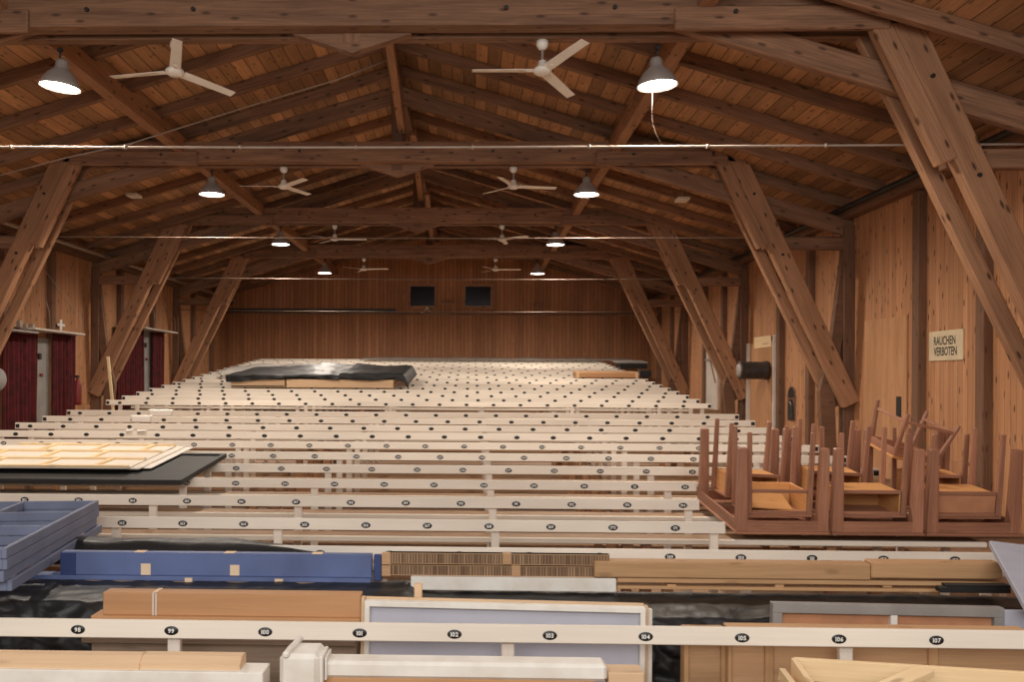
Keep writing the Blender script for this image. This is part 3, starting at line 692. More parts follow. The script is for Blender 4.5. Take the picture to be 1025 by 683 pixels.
# lavender board leaning at the right edge
mb = MB(); a = at(990, 541, 5.95); b_ = at(1026, 606, 4.95)
ax = (b_-a); L = ax.length; ax.normalize(); rt = Vector((1, .05, 0)); rt = (rt - ax*rt.dot(ax)).normalized(); nn = ax.cross(rt).normalized()
R = Matrix((ax, rt, nn)).transposed(); mb.box((a+b_)/2 + rt*.45 - nn*(.02 if nn.z > 0 else -.02), (L, .9, .04), M['lavb'], R=R, bev=.006)
build('lavender_board', mb, label='lavender grey board lying tilted at the right edge of the view', cat='board')
# blue box
dB = 5.88
mb = MB(); x0, x1, zb_, zt_ = pbox(mb, 61, 372, 554, 577, dB, .07, M['blue'], bev=.004); zb2 = zb_
r = build('blue_box', mb, label='long blue painted box with small paper patches, left of the corrugated stack', cat='box')
mb = MB(); mb.b2((x0-.0, dB-.012, zb_), (x0+.1, dB-.001, zt_-.004), M['bluedark'], bev=.002); build('end_strip', mb, r)
for px_, py_, w_, h_ in ((146, 570, .065, .075), (235, 571, .062, .07), (190, 580, .05, .03), (280, 581, .055, .03)):
    p = at(px_, py_, dB); mb = MB(); mb.b2((p.x-w_/2, dB-.003 if py_ < 575 else dB-.03, p.z-h_/2), (p.x+w_/2, dB-.001 if py_ < 575 else dB-.026, p.z+h_/2), M['tape'], bev=.0005); build('paper_patch', mb, r)
for px_ in (139, 229, 317):
    p = at(px_, 553, dB); mb = MB(); mb.b2((p.x-.035, dB-.002, zt_), (p.x+.035, dB+.07, zt_+.002), M['tape'], bev=.0005); build('paper_tab', mb, r)
mb = MB(); mb.b2((x0-.2, dB-.024, zb_-.03), (x1, dB+.1, zb_), M['blue'], bev=.004); build('blue_board', mb, label='thin blue board under the long blue box', cat='board')
mb = MB(); pbox(mb, 374, 382, 556, 582, dB+.02, .05, M['bluedark']); build('dark_blue_block', mb, label='small dark blue block between blue box and corrugated stack', cat='block')
mb = MB(); mb.b2((x0-1.0, dB-.03, zb_-.055), (x1+.1, dB+.12, zb_-.03), M['greyboard'], bev=.004); zq = zb_-.055; build('board', mb, label='rough grey-brown board between blue box and black plastic', cat='board')
# corrugated stack
for lay, (yt, yb) in enumerate(((554.5, 565.5), (566.5, 577))):
    xs0 = 382; xs1 = 594 + (2-lay)*8
    mb = MB(); x0c, x1c, zbc, ztc = pbox(mb, xs0+8, xs1, yt, yb, 5.88, .05, M['corr'], bev=.001)
    for lo in (ztc-.004, zbc): mb.b2((x0c, 5.878, lo), (x1c, 5.93, lo+.004), M['ply'], bev=0)
    r = build('corrugated_board', mb, label=['upper', 'lower'][lay] + ' brown corrugated board layer, ribbed edge facing the view', cat='corrugated board')
    for sx in ((382, 391), (503, 512) if lay == 0 else (512, 521)): mb = MB(); pbox(mb, sx[0], sx[1], yt, yb, 5.87, .065, M['ply'], bev=.002); build('wood_spacer', mb, r)
    pass
mb = MB(); x0c, x1c, zbc, ztc = pbox(mb, 411, 617, 578.5, 592, 5.84, .12, M['whitew']); o = build('white_board', mb, label='torn white board under the corrugated layers', cat='board')
mb = MB(); X = at(416, 590, 5.2).x; mb.b2((X, 5.06, at(421, 603, 5.06).z), (X+.045, 5.10, at(421, 585, 5.06).z), M['peach'], g=2); build('wood_stub', mb, label='small upright peach stub beside the torn white board', cat='stub')
# tan beams right
for x0b, x1b, lb in ((595, 872, 'long tan timber beam starting beside the corrugated stack'), (872.6, 1004, 'shorter tan timber beam at the right, end to end with the long one')):
    mb = MB(); pbox(mb, x0b, x1b, 563.5, 580, 5.84, .12, M['tan'], bev=.008); build('timber_beam', mb, label=lb, cat='beam')
r = empty('pallet', (at(810, 590, 5.95).x, 5.95, at(810, 597, 5.95).z), 'flat slatted pallet with dark gaps under the tan timber beams', 'pallet')
for yt, yb in ((581, 585.3), (588.8, 592)): mb = MB(); pbox(mb, 618, 1004, yt, yb, 5.85, .13, M['tan'], bev=.003); build('deck_board', mb, r)
for px_ in (668, 776, 884, 990): mb = MB(); pbox(mb, px_, px_+9, 585.3, 588.8, 5.86, .12, M['tan'], bev=.002); build('spacer_block', mb, r)
for i, (x0b, x1b, yt, yb, dd, lb) in enumerate(((948, 1012, 586, 588.5, 5.7, 'upper thin black board resting at the right end of the pallet'), (942, 1012, 589, 594, 5.68, 'lower thin black board resting at the right end of the pallet'))):
    mb = MB(); pbox(mb, x0b, x1b, yt, yb, dd, .07, M['blackpaint'], bev=.002); build('black_board', mb, label=lb, cat='board')
# blue-grey frame stack left
A = Vector((at(4, 549, 5.1).x, 5.1, at(4, 549, 5.1).z)); B = at(97, 501, 7.0)
for lay in range(4):
    ax = (B-A).normalized(); L = (B-A).length; lf = Vector((-1, -.12, 0)); lf = (lf - ax*lf.dot(ax)).normalized(); up = lf.cross(ax).normalized()
    if up.z < 0: up = -up
    hh = .062; off = [(0, 0), (.0, .01), (-.012, -.01), (.012, .05)][lay]
    o0 = A - up*(.066*lay) + ax*off[1] - lf*off[0]
    W = 1.7; r = empty('slatted_frame', o0 - up*hh, ['topmost blue-grey frame with cross bars, left edge of the view', 'second blue-grey frame from the top of the stack at the left edge', 'third blue-grey frame from the top of the stack at the left edge', 'lowest blue-grey frame of the stack at the left edge'][lay], 'frame', 'stacked blue-grey frames')
    def bar(p, q, w_=.028, nm='frame_rail'):
        mb = MB(); mb.beam(p - up*hh/2, q - up*hh/2, w_, hh, M['slate'], up=up, bev=.003); build(nm, mb, r)
    bar(o0, o0 + ax*L); bar(o0 + lf*W, o0 + lf*W + ax*L); bar(o0 + lf*.55 + ax*.02, o0 + lf*.55 + ax*L, nm='long_bar')
    for t in (0.01, .40, .70, .99): bar(o0 + ax*L*t + lf*.015, o0 + ax*L*t + lf*W, nm='cross_bar' if 0 < t < .9 else 'frame_rail')
zs = A.z - .3
mb = MB(); mb.b2((-4.3, 5.5, CZ-1.29), (-3.12, 5.95, at(30, 590, 5.3).z), M['greyboard']); build('crate', mb, label='weathered crate under the blue-grey frame stack', cat='crate')

# black panel and battened cream panels lying on benches
def plane_z(d, h): return rzd(d) + .0475 + h
tilt = math.atan(.067/.855)
def lying(name, label, cat, xa, xb, da, db, h, t, mat, extra=None):
    D = db - da; c = Vector(((xa+xb)/2, da, plane_z(da, h)))
    r = empty(name, c, label, cat); r.rotation_euler = (tilt, 0, 0); w = xb-xa
    mb = MB(); mb.b2((-w/2, 0, 0), (w/2, D, t), mat, bev=.004); build('sheet', mb, r, local=True)
    if extra: extra(r, w, D, t)
    return r
def blk(r, w, D, t):
    for lo, hi in (((-w/2-.005, -.01, -.0), (w/2+.005, .04, t+.02)), ((-w/2-.005, D-.04, -.0), (w/2+.005, D+.01, t+.02)), ((w/2-.04, .04, 0), (w/2+.005, D-.04, t+.02)), ((-w/2, .04, 0), (-w/2+.04, D-.04, t+.02))):
        mb = MB(); mb.b2(lo, hi, M['blackpaint'], bev=.004); build('rim', mb, r, local=True)
lying('black_panel', 'flat black rimmed panel lying on the bench backs at the left', 'panel', -5.9, -2.80, 8.62, 10.22, .003, .03, M['blackpaint'], blk)
def crm(r, w, D, t):
    for y in (.0, D/3-.02, 2*D/3-.02, D-.05):
        mb = MB(); mb.b2((-w/2, y, t), (w/2, y+.05, t+.022), M['pine'], bev=.002); build('batten', mb, r, local=True)
    for row, xs_ in ((0, (-.6, -.02, .55)), (1, (-.85, -.25, .3)), (2, (-.5, .1, .65))):
        for x in xs_:
            mb = MB(); mb.b2((x, .05+row*D/3-.0, t), (x+.05, (row+1)*D/3-.02, t+.022), M['pine'], g=1, bev=.002); build('batten', mb, r, local=True)
lying('battened_panel', 'top cream panel with staggered battens on the black panel', 'panel', -5.32, -3.47, 9.0, 10.5, .085, .012, M['cream'], crm)
lying('battened_panel', 'middle cream panel peeking out under the battened top one', 'panel', -5.6, -3.38, 9.08, 10.55, .064, .018, M['cream'])
lying('battened_panel', 'bottom cream panel lying directly on the black panel', 'panel', -5.6, -3.3, 9.2, 10.6, .054, .009, M['whitew'])

# ------------------------------------------------------------------ upturned tables, desks and stool
TG = 'upturned tables on the benches'
def taper_leg(mb, x, y, z0, z1, w0, w1, mat, splay=(0, 0)):
    z = (z0+z1)/2; a = Vector((x, y, z0)); b_ = Vector((x+splay[0], y+splay[1], z1))
    mb.beam(a, b_, w0, w0, mat, up=(0, 1, 0), bev=.006, taper=(0, w1/w0))
def table(x0, x1, d, L, label, zfront):
    w = x1-x0; r = empty('table', ((x0+x1)/2, d, zfront), label, 'table', TG); r.rotation_euler = (tilt, 0, 0)
    mb = MB(); mb.b2((-w/2, 0, 0), (w/2, L, .022), M['table'], g=1, bev=.005); build('tabletop', mb, r, local=True)
    for lo, hi, g in (((-w/2+.06, .012, .022), (w/2-.06, .034, .115), 0), ((-w/2+.06, L-.034, .022), (w/2-.06, L-.012, .115), 0), ((-w/2+.012, .06, .022), (-w/2+.034, L-.06, .115), 1), ((w/2-.034, .06, .022), (w/2-.012, L-.06, .115), 1)):
        mb = MB(); mb.b2(lo, hi, M['table'], g=g, bev=.003); build('apron', mb, r, local=True)
    for sx in (-1, 1):
        for y, sy in ((.055, 1), (L-.055, -1)):
            mb = MB(); taper_leg(mb, sx*(w/2-.055), y, .022, .735, .095, .07, M['table'], (sx*.004, 0)); build('leg', mb, r, local=True)
    return r
def desk(loc, rot, w, D, H, label, shelf=True, front=None):
    r = empty('school_desk', loc, label, 'desk', 'small upturned desks nested in the tables'); r.rotation_euler = rot
    mb = MB(); mb.b2((-w/2, 0, 0), (w/2, D, .02), M['table'], g=0, bev=.004); build('desktop', mb, r, local=True)
    for sx in (-1, 1):
        mb = MB(); mb.b2((sx*(w/2-.045)-.009, .03, .02), (sx*(w/2-.045)+.009, D-.03, .22), M['inner'], g=1, bev=.002); build('side_panel', mb, r, local=True)
        for y in (.025, D-.025):
            mb = MB(); taper_leg(mb, sx*(w/2-.022), y, .02, H, .048, .036, M['table'], (sx*.012, (1 if y > .1 else -1)*.012)); build('leg', mb, r, local=True)
    mb = MB(); mb.b2((-w/2+.05, D-.04, .02), (w/2-.05, D-.02, .22), M['inner'], bev=.002); build('back_panel', mb, r, local=True)
    for z in (.02, .205): mb = MB(); mb.b2((-w/2+.045, .012, z), (w/2-.045, .032, z+.03), M['table'], bev=.002); build('front_rail', mb, r, local=True)
    if shelf: mb = MB(); mb.b2((-w/2+.056, .033, .21), (w/2-.056, D-.041, .224), M['inner'], bev=.002); build('shelf', mb, r, local=True)
    if front: mb = MB(); mb.b2((-w/2+.05, .02, .05), (w/2-.05, .032, .2), M['hard'], bev=.002); build('front_panel', mb, r, local=True)
    return r
def X(px, d): return at(px, 500, d).x
dT = 7.7; zT = CZ - 1.295; LT = 1.36
edges = [(737, 831), (833, 926), (928, 1024)]
tl = ['leftmost upturned table with legs in the air, beside the bench rail ends', 'middle upturned table, next to the leftmost one', 'rightmost upturned table at the edge of the view']
ts = []
for (e0, e1), lb in zip(edges, tl): ts.append(table(X(e0, dT), X(e1, dT), dT, LT, lb, zT))
def onT(x, y, h): return Vector((x, dT + y*math.cos(tilt), zT + y*math.sin(tilt) + h))
xc = [(X(a, dT)+X(b_, dT))/2 for a, b_ in edges]
desk(onT(xc[0]+.01, .12, .125), (tilt, 0, 0), .56, .46, .73, 'small desk nested upside down at the front of the leftmost table', shelf=False)
mb = MB(); p = onT(xc[0]-.2, .17, .17); mb.box(p+Vector((.18, .18, .06)), (.36, .3, .016), M['inner'], R=Matrix.Rotation(.35, 3, 'X') @ Matrix.Rotation(.08, 3, 'Y'), bev=.003); build('plywood_board', mb, label='honey plywood board loose inside the front desk of the leftmost table', cat='board')
desk(onT(xc[0]+.0, .78, .14), (tilt-.02, .05, .06), .54, .44, .70, 'small desk nested upside down at the rear of the leftmost table')
desk(onT(xc[1]-.0, .12, .125), (tilt, 0, 0), .58, .46, .73, 'small desk with bright shelf, upside down at the front of the middle table')
desk(onT(xc[1]-.03, .80, .16), (tilt, .04, -.05), .52, .44, .68, 'small desk leaning upside down at the rear of the middle table')
desk(onT(xc[2]-.01, .12, .12), (tilt, 0, 0), .60, .46, .73, 'small desk with reddish front panel, upside down in the rightmost table', front=True)
desk(onT(xc[2]+.1, .82, .14), (tilt, 0, -.1), .52, .44, .62, 'small desk upside down at the rear of the rightmost table')
# tilted stool on top
r = empty('stool', at(902, 456, 8.75), 'stool lying upside down and tilted on top of the middle upturned table', 'stool'); r.rotation_euler = (.28, .2, .26)
mb = MB(); mb.b2((-.27, -.22, 0), (.27, .22, .022), M['inner'], bev=.005); build('seat', mb, r, local=True)
for lo, hi, g in (((-.25, -.2, .022), (.25, -.18, .09), 0), ((-.25, .18, .022), (.25, .2, .09), 0), ((-.25, -.18, .022), (-.23, .18, .09), 1), ((.23, -.18, .022), (.25, .18, .09), 1)):
    mb = MB(); mb.b2(lo, hi, M['table'], g=g, bev=.002); build('apron', mb, r, local=True)
for sx in (-1, 1):
    for sy in (-1, 1):
        mb = MB(); taper_leg(mb, sx*.225, sy*.175, .022, .44, .042, .03, M['table'], (sx*.06, sy*.05)); build('leg', mb, r, local=True)
for p, q in (((-.27, -.21, .36), (.27, -.21, .36)), ((-.27, -.21, .36), (-.27, .21, .36)), ((.27, -.21, .36), (.27, .21, .36))):
    mb = MB(); mb.beam(p, q, .018, .028, M['table'], bev=.003); build('stretcher', mb, r, local=True)

# ------------------------------------------------------------------ far stored things
d0 = 19.4
def fplane(d, h): return rzd(d) + .06 + h
def tbox(name, label, cat, px0, px1, d, D, h, H, mat):
    xa = at(px0, 385, d).x; xb = at(px1, 385, d).x; r = empty(name, ((xa+xb)/2, d, fplane(d, h)), label, cat); r.rotation_euler = (tilt, 0, 0)
    w = xb-xa; mb = MB(); mb.b2((-w/2, 0, 0), (w/2, D, H), mat, bev=.01); build('box_body', mb, r, local=True); return r, w
r1, w1 = tbox('flat_crate', 'pale flat crate under the black plastic at the rear, left one of two', 'crate', 231, 285, d0, 2.6, .0, .19, M['peach'])
mb = MB(); mb.b2((-w1/2+.02, -.004, .02), (w1/2-.02, -.001, .045), M['bolt'], bev=.001); build('slot', mb, r1, local=True)
r2, w2 = tbox('flat_crate', 'pale flat crate under the black plastic at the rear, right one of two', 'crate', 286.5, 394, d0, 2.6, .0, .19, M['peach'])
xa = at(229, 385, d0).x; xb = at(407, 385, d0).x
def sheet3(u, v):
    x = xa-.05 + (xb-xa+.1)*u; d = d0 - .06 + 2.9*max(0, v-.18)/.82
    n = noise.noise(Vector((x*1.6, v*3, 5))); n2 = noise.noise(Vector((x*5, v*7, 8)))
    h = .27 + .03*n + .1*math.exp(-((u-.45)/.2)**2)*v + (.05 if u > .62 else 0)
    if v < .18: h -= (.18-v)/.18*(.09 + .05*math.sin(u*9+1) + (.08 if u > .93 else 0))
    if u > .97: h -= (u-.97)/.03*.22
    return (x, d - .02*n2, fplane(d, 0) + h + .012*n2)
mb = MB(); mb.grid(sheet3, 120, 40, M['plastic']); o = build('plastic_sheet', mb, label='black plastic sheet draped over the pale crates at the rear', cat='plastic sheet'); solidify(o, .01)
xa2 = at(229, 364, 23.5).x; xb2 = at(355, 364, 23.5).x
def sheet4(u, v):
    x = xa2 + (xb2-xa2)*u; d = 22.3 + 2.6*v; n = noise.noise(Vector((x*2, v*4, 3)))
    return (x, d, fplane(d, 0) + .3*math.sin(PI*min(1, v*1.0+.15))*math.sin(PI*(.06+.88*u))**.4 + .04*n)
mb = MB(); mb.grid(sheet4, 60, 20, M['clear']); o = build('plastic_sheet', mb, label='grey translucent plastic sheet behind the black one at the rear', cat='plastic sheet'); solidify(o, .01)
xa3 = at(358, 362, 29).x; xb3 = at(640, 362, 29).x
def sheet5(u, v):
    x = xa3 + (xb3-xa3)*u; d = 29.9 + 1.9*v; n = noise.noise(Vector((x*1.5, v*5, 12)))
    return (x, d, fplane(min(d, 31.3), .02) + .03 + .04*abs(n))
mb = MB(); mb.grid(sheet5, 120, 14, M['clear']); o = build('plastic_sheet', mb, label='clear plastic sheet over the rearmost bench rows by the back wall', cat='plastic sheet'); solidify(o, .01)
r3, w3 = tbox('plank_bundle', 'low brown plank bundle lying across the rear benches at right', 'planks', 576, 640, 22.9, .6, 0, .13, M['box'])
for sx in (-w3/2+.02, w3/2-.1): mb = MB(); mb.b2((sx, -.012, -.02), (sx+.07, 0, .15), M['peach'], g=2); build('strap', mb, r3, local=True)
r4, w4 = tbox('dark_crate', 'dark crate with grey lid in the rear right corner of the benches', 'crate', 621, 648, 26.6, .9, 0, .15, M['blackpaint'])
mb = MB(); mb.b2((-w4/2-.1, -.02, .15), (w4/2+.02, .95, .19), M['greyp']); build('lid', mb, r4, local=True)
r5, w5 = tbox('dark_bag', 'small black bag at the right end of the brown plank bundle', 'bag', 641, 652, 23.2, .4, 0, .16, M['plastic'])
# papers
for k, px0, px1, py0, py1, lb in ((12, 149, 174, 410, 416.5, 'largest white paper sheet hanging over a rear bench back at left'), (11, 131, 153, 417, 422.5, 'crumpled white paper on the bench back below the largest sheet'), (9, 127, 133, 428, 432, 'small white paper scrap, left one of two on a bench back'), (9, 138, 147, 428, 432, 'small white paper scrap, right one of two on a bench back')):
    d = dk(k); xa = at(px0, py0, d).x; xb = at(px1, py0, d).x; zt = rz(k)+.06
    mb = MB(); zb_ = at(px0, py1, d).z
    def fn(u, v, xa=xa, xb=xb, d=d, zt=zt, zb_=zb_):
        s = v; inset = .12*(xb-xa)*max(0, s-.3)
        x = xa + inset + (xb-xa-2*inset)*u
        y = d + .04 - .075*min(1, s*2.5); z = zt + .006 if s < .4 else zt - (s-.4)/.6*(zt-zb_)
        n = noise.noise(Vector((x*9, v*5, 1)))
        return (x, y-.01*abs(n)-.012*(s > .4), z + .008*n)
    mb.grid(fn, 12, 10, M['paper']); o = build('paper_sheet', mb, label=lb, cat='paper'); solidify(o, .002)

# ------------------------------------------------------------------ right wall fittings
def wy(px, x=XR):            # depth on wall x for an image column
    lo, hi = 4.0, 40.0
    for _ in range(50):
        m_ = (lo+hi)/2; u = Rcam.transposed() @ Vector((x, m_, 0)); sx = PPX + F*u.x/(-u.z)
        if (sx > px) == (x > 0): lo = m_
        else: hi = m_
    return (lo+hi)/2
ya, yb = wy(965), wy(931); zm0 = at(948, 361, (ya+yb)/2).z; zm1 = at(948, 331, (ya+yb)/2).z
mb = MB(); mb.b2((XR-.02, ya, zm0), (XR-.002, yb, zm1), M['sign'], g=1, bev=.002)
r = build('sign_board', mb, label='pale sign on the right wall reading RAUCHEN VERBOTEN', cat='sign')
for row, txt in enumerate(('RAUCHEN', 'VERBOTEN')):
    vs, fs, w_, h_ = glyphs(txt, .022); mb = MB(); H = (zm1-zm0)*.30; Wt = (yb-ya)*(.64, .68)[row]; z0 = zm0 + (zm1-zm0)*(.52 - row*.36); base = 0; mi = mb.mi_of(M['ink'])
    for v in vs: mb.v.append(Vector((XR-.022, yb - (yb-ya)*.16 - v.x/w_*Wt, z0 + v.y/h_*H)))
    for f in fs: mb.f.append(list(f)); mb.mi.append(mi); mb.smooth.append(False); mb.uv += [(0,0)]*len(f)
    build('lettering', mb, r)
# plywood sheet on wall
mb = MB(); ya, yb = wy(909), wy(867); zt = at(888, 319, (ya+yb)/2).z
mb.b2((XR-.03, ya, fz(13)), (XR-.004, yb, zt), M['wallply'], g=2, bev=.003); r = build('plywood_board', mb, label='tall plywood board leaning flat on the right wall with a dark slot', cat='board')
p = at(902, 408, wy(902)); mb = MB(); mb.b2((XR-.034, p.y-.08, p.z-.14), (XR-.031, p.y+.08, p.z+.16), M['bolt'], bev=.001); build('slot', mb, r)
# low plank boarding right of the table stack
mb = MB(); ya, yb = wy(990), wy(962); mb.b2((XR-.1, ya, fz(11)), (XR-.004, yb, at(975, 463, (ya+yb)/2).z), M['wallwood'], g=2, bev=.003); build('board_box', mb, label='low boarded casing on the right wall behind the rightmost table', cat='casing')
# door with white jambs
ya, yb = wy(778), wy(752); zt = at(765, 338, yb).z; f0 = fz(ya)
mb = MB(); mb.b2((XR-.03, ya, f0), (XR-.004, yb, zt-.15), M['wallply'], g=2, bev=.003); r = struct('door_1', mb)
mb = MB(); mb.b2((XR-.1, ya-.06, f0), (XR-.003, ya, at(777, 335, ya).z), M['whitem'], g=2); mb.b2((XR-.1, yb, f0), (XR-.003, yb+.07, at(753, 344, yb).z), M['whitem'], g=2); build('door_jamb', mb, r)
mb = MB(); mb.b2((XR-.034, ya+.3, zt-.26), (XR-.031, yb-.3, zt-.02), M['pine'], bev=.001); build('notice', mb, r)
# dark duct
r = empty('heater_drum', (at(754, 371, 19.2).x, 19.2, at(754, 381, 19.2).z), 'dark ribbed metal drum sticking out from the right wall by the white jamb', 'duct')
c = at(754, 371, 19.2)
mb = MB(); prof = [(0, -.3), (.17, -.3), (.2, -.29), (.2, -.27), (.185, -.25)]
for q in range(8): z = -.22 + q*.055; prof += [(.19, z), (.183, z+.02)]
prof += [(.2, .24), (.2, .3), (0, .3)]
mb.lathe(prof, M['duct'], Matrix.Translation(c) @ Matrix.Rotation(PI/2, 4, 'Y'), seg=28); build('drum_body', mb, r)
mb = MB(); mb.b2((c.x+.3, c.y-.04, c.z-.04), (XR, c.y+.04, c.z+.04), M['steel']); build('wall_bracket', mb, r)
mb = MB(); mb.lathe([(.0, -.33), (.12, -.33), (.15, -.3), (.15, -.295)], M['metal'], Matrix.Translation(c) @ Matrix.Rotation(PI/2, 4, 'Y'), seg=24); build('end_cap', mb, r)
# arched niche
dn = wy(793); p = at(793, 404, dn)
r = empty('arched_niche', (XR-.02, dn, p.z-.33), 'black arched opening with dark frame on the right wall', 'opening')
mb = MB(); Wn = .17
def arch(zb0, zt0, w_): 
    pts = [(-w_, zb0), (w_, zb0)]
    for i in range(13): a = PI*i/12; pts.append((w_*math.cos(a), zt0 - w_ + w_*math.sin(a)))
    return pts
def wallpoly(mb, pts, x0, x1, mat):
    n = len(pts); base = len(mb.v); mi = mb.mi_of(mat)
    for x in (x0, x1): mb.v += [Vector((x, dn + a, p.z + b_)) for a, b_ in pts]
    fs = [list(range(n))[::-1], list(range(n, 2*n))] + [[i, (i+1) % n, n+(i+1) % n, n+i] for i in range(n)]
    for f in fs: mb.f.append([base+i for i in f]); mb.mi.append(mi); mb.smooth.append(False); mb.uv += [(0,0)]*len(f)
wallpoly(mb, arch(-.34, .34, .2), XR-.02, XR-.004, M['beamdark']); build('niche_frame', mb, r)
mb = MB(); wallpoly(mb, arch(.12, .31, .16), XR-.03, XR-.0205, M['blackpaint']); build('upper_opening', mb, r)
mb = MB(); wallpoly(mb, arch(-.32, .08, .16), XR-.03, XR-.0205, M['blackpaint']); build('lower_opening', mb, r)
mb = MB(); mb.tube([(XR-.04, dn-.08, p.z-.3), (XR-.04, dn-.08, p.z-.02), (XR-.05, dn-.02, p.z+.03)], .02, M['metal']); build('hose', mb, r)
# white shutter door further back
ya, yb = wy(720), wy(709); f0 = fz(ya); zt = at(715, 345, yb).z
mb = MB(); mb.b2((XR-.06, ya, f0), (XR-.004, yb, zt), M['whitem'], g=2); r = struct('door_2', mb)
mb = MB(); mb.beam((XR-.075, ya+.1, f0+.7), (XR-.075, yb-.1, f0+1.7), .02, .05, M['beam']); mb.b2((XR-.09, ya, zt-.45), (XR-.06, yb, zt-.38), M['metal']); build('door_brace', mb, r)
# ------------------------------------------------------------------ left wall: curtains, door, signs
def curtain(px0, px1, pyt, label, x=XL+.14):
    ya, yb = wy(px0, x), wy(px1, x); zt = at(px1, pyt, yb).z; zb_ = fz((ya+yb)/2) + .02
    n = max(8, int((yb-ya)*22))
    def fn(u, v):
        y = ya + (yb-ya)*u; s = math.sin(u*(yb-ya)*38 + .8*math.sin(u*11)); amp = .03 + .02*v
        return (x + s*amp + .01*math.sin(v*3+u*20), y + .02*v*math.sin(u*31), zt + (zb_-zt)*v)
    mb = MB(); mb.grid(fn, n*6, 16, M['red']); o = build('curtain', mb, label=label, cat='curtain'); solidify(o, .006); return zt, ya, yb
curtain(2, 37, 330, 'wide dark red curtain at the left, nearest to the view')
curtain(52, 74, 334, 'narrow dark red curtain just right of the widest one')
curtain(117, 144, 329, 'dark red curtain left of the farther pale door frame')
curtain(152, 163, 332, 'narrow dark red curtain right of the farther pale door frame')
for n_, (px0, px1, pyt) in enumerate(((37, 52, 338), (144, 152, 331))):
    ya, yb = wy(px0, XL+.05), wy(px1, XL+.05); f0 = fz(ya); zt = at(px0, pyt, ya).z
    mb = MB(); mb.b2((XL, ya, f0), (XL+.05, yb, zt), M['greyp'], g=2); r = struct('door_%d' % (n_+3), mb)
    mb = MB(); zz = f0+1.15
    mb.b2((XL+.05, ya+.1, zz), (XL+.08, ya+.2, zz+.06), M['redsign']); mb.b2((XL+.05, ya+.02, zz+.35), (XL+.09, ya+.12, zz+.47), M['bolt']); build('door_fitting', mb, r)
for px0, px1, py0, lb in ((-10, 36, 327, 'grey canopy shelf over the widest red curtain'), (33, 83, 328, 'pale canopy shelf hung on wires over the nearest doorway'), (144, 176, 327.5, 'pale canopy shelf over the farther curtained doorway')):
    ya, yb = wy(px0, XL+.4), wy(px1, XL+.4); z = at(px0, py0, ya).z
    mb = MB(); mb.b2((XL, ya, z-.04), (XL+.45, yb, z), M['whitem' if px0 > 0 else 'metal']); r = build('canopy_shelf', mb, label=lb, cat='shelf')
    if px0 > 0:
        mb = MB()
        for t in (.3, .95): y = ya + (yb-ya)*t; mb.tube([(XL+.42, y, z), (XL+.42, y-.05, z+.35), (XL+.03, y-1.0 if t > .5 else y, z+1.3 if t > .5 else z+1.5)], .006, M['pipe'], seg=6)
        build('hanging_wire', mb, r)
# first aid cross
y = wy(61, XL+.1); p = at(61, 325.5, y); mb = MB()
for sy, sz in ((.17, .05), (.05, .23)): mb.b2((XL+.09 - (.0 if sz > .1 else .004), y-sy, p.z-sz/2), (XL+.1+ (.0 if sz > .1 else .004), y+sy, p.z+sz/2), M['white'], bev=.001)
mb.b2((XL, y-.03, p.z-.02), (XL+.09, y+.03, p.z+.02), M['steel']); build('cross_sign', mb, label='small white cross sign above the nearest doorway', cat='sign')
y = wy(21, XL+.3); p = at(21, 325, y); mb = MB()
for i, (dy_, w_, h_) in enumerate(((-.35, .1, .12), (-.1, .1, .14), (.15, .06, .08), (.4, .1, .1))): mb.b2((XL+.25, y+dy_, p.z-.06), (XL+.33, y+dy_+w_, p.z-.06+h_), M['pipe'], bev=.01)
build('pipe_fitting', mb, label='small row of grey metal fittings above the widest red curtain', cat='fitting')
# fire extinguisher by curtain
y = wy(77, XL+.15); p = at(77, 392, y); r = empty('fire_extinguisher', (XL+.16, y, p.z-.3), 'dark red fire extinguisher on the wall right of the narrow curtain', 'fire extinguisher')
mb = MB(); mb.lathe([(0, 0), (.085, .01), (.09, .05), (.09, .45), (.06, .52), (.025, .55), (.025, .6), (0, .6)], M['redsign'], Matrix.Translation((XL+.16, y, p.z-.3))); build('cylinder_body', mb, r)
mb = MB(); mb.box((XL+.16, y, p.z+.33), (.05, .12, .05), M['steel']); mb.b2((XL, y-.03, p.z), (XL+.075, y+.03, p.z+.05), M['steel']); build('valve', mb, r)
# round disc at left edge
c = at(-6, 380, 13.0); r = empty('round_lamp', (c.x, c.y, fz(13)), 'pale round disc on a thin stand at the left edge', 'lamp')
mb = MB(); mb.lathe([(0, -.03), (.15, -.03), (.185, -.01), (.19, .02), (.0, .03)], M['greyp'], Matrix.Translation(c) @ Matrix.Rotation(PI/2, 4, 'X'), seg=36); build('disc', mb, r)
mb = MB(); mb.tube([(c.x, c.y+.02, fz(13)), (c.x, c.y+.02, c.z-.15)], .015, M['steel']); mb.lathe([(.2, 0), (.2, .02), (.02, .04)], M['steel'], Matrix.Translation((c.x, c.y, fz(13))), cap=(True, True)); build('stand', mb, r)
# light wood brace ends on the left (pale leaning laths)
for (pa, pb, y, lb) in (((108, 357), (113, 408), 18.9, 'pale lath leaning at the foot of the third truss on the left'),):
    a = at(*pa, y); b_ = at(*pb, y); mb = MB(); mb.beam(a, b_, .05, .06, M['pine']); mb.beam(b_, Vector((b_.x, y, fz(y))), .05, .06, M['pine']); build('lath', mb, label=lb, cat='lath')
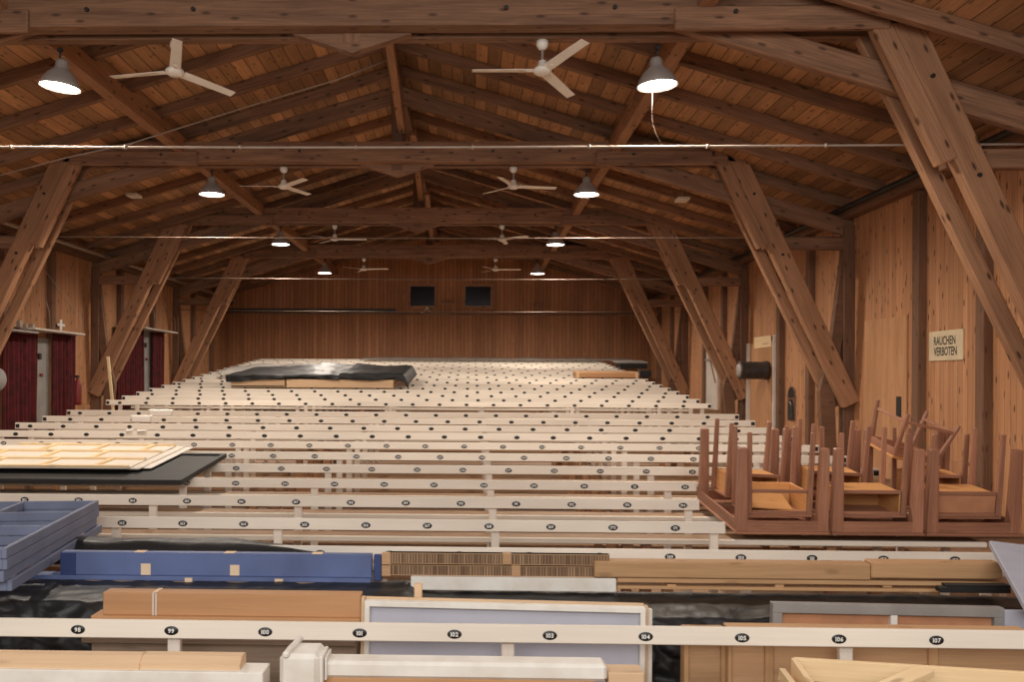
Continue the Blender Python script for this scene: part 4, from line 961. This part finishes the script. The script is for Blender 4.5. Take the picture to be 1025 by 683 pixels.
# back wall small things
p = at(426, 307, YB-.1)
def cl(u, v):
    n = noise.noise(Vector((u*4, v*4, 3)))
    return (p.x - .18 + .36*u, YB-.12 + .08*v, zl + .01 + .22*math.exp(-((u-.65)/.2)**2)*(1-.3*v) + .05*abs(n))
mb = MB(); mb.grid(cl, 24, 10, M['paper']); o = build('white_cloth', mb, label='crumpled white cloth on the ledge under the left back window', cat='cloth'); solidify(o, .01)
for px_, w_, hh_, lb in ((448, .5, .34, 'small bracket shelf on the back wall between the two windows'), (538, .34, .3, 'small bracket stool shape on the back wall right of the windows')):
    p = at(px_, 302, YB); mb = MB(); mb.b2((p.x-w_/2, YB-.2, zl+hh_), (p.x+w_/2, YB, zl+hh_+.05), M['strut']); r = build('wall_bracket', mb, label=lb, cat='bracket')
    mb = MB()
    for sg in (-1, 1): mb.b2((p.x+sg*w_*.38-.02, YB-.12, zl), (p.x+sg*w_*.38+.02, YB-.08, zl+hh_), M['strut'], g=2)
    build('leg', mb, r)
# cables and boxes
mb = MB(); d = 13.75; pts = [at(-20, 181, d), at(66, 158, d), at(130, 144, d), at(171, 131, d), at(260, 103, d), at(340, 79, d), at(388, 60, d)]; mb.tube(pts, .012, M['pipe']); build('cable', mb, label='thin white cable clipped along a rafter on the left slope', cat='cable')
mb = MB(); pts = [at(653, 92, 9.72), at(652.5, 110, 9.72), at(653, 122, 9.74), at(656, 133, 9.74), at(663, 146, 9.76)]; mb.tube(pts, .0022, M['pipedull'], seg=6); build('cord', mb, label='loose white cord hanging below the nearest right lamp', cat='cord')
for px_, py_, d, lb in ((134, 196, 17.0, 'small white box under the rafters on the left'), (683, 200, 16.6, 'small white box under the rafters on the right, nearer one'), (602, 270, 27.4, 'small white box under the rafters on the right, farther one')):
    p = at(px_, py_, d); mb = MB(); mb.box(p, (.22, .3, .06), M['fan'], bev=.01); mb.tube([p + Vector((0,0,.03)), Vector((p.x, p.y, roofz(p.x)+.0))], .008, M['pipe'], seg=6); build('junction_box', mb, label=lb, cat='box')

# ------------------------------------------------------------------ camera, light, view
cam = bpy.data.cameras.new('camera'); co = bpy.data.objects.new('camera', cam); C.objects.link(co)
co.matrix_world = Matrix.Translation((0, 0, CZ)) @ Rcam.to_4x4()
cam.sensor_fit = 'HORIZONTAL'; cam.sensor_width = 36; cam.lens = F/1025*36
cam.shift_x = (512.5-PPX)/1025; cam.shift_y = (PPY-341.5)/1025; cam.clip_end = 200
bpy.context.scene.camera = co
def area(name, loc, tgt, sx, sy, e, col):
    l = bpy.data.lights.new(name, 'AREA'); l.shape = 'RECTANGLE'; l.size = sx; l.size_y = sy; l.energy = e; l.color = col
    o = bpy.data.objects.new(name, l); C.objects.link(o); o.location = loc
    o.rotation_euler = (Vector(tgt)-Vector(loc)).to_track_quat('-Z', 'Y').to_euler()
area('front_fill', (-1.2, -2.5, CZ+2.2), (-1.2, 9, CZ-1.2), 9, 3, 560, (1, .97, .93))  # general fill added behind the camera, no such fixture seen
area('foreground_fill', (1.0, 1.2, CZ+3.4), (.8, 5.6, CZ-1.4), 6, 1.2, 110, (1, .98, .96))  # smaller unseen fill, added above the front rows to brighten the stored things
w = bpy.data.worlds.new('world'); bpy.context.scene.world = w; w.use_nodes = True
w.node_tree.nodes['Background'].inputs[0].default_value = (1, .88, .78, 1); w.node_tree.nodes['Background'].inputs[1].default_value = .35
vs_ = bpy.context.scene.view_settings; vs_.view_transform = 'Standard'; vs_.look = 'None'; vs_.exposure = -.28; vs_.gamma = 1; vs_.use_curve_mapping = False
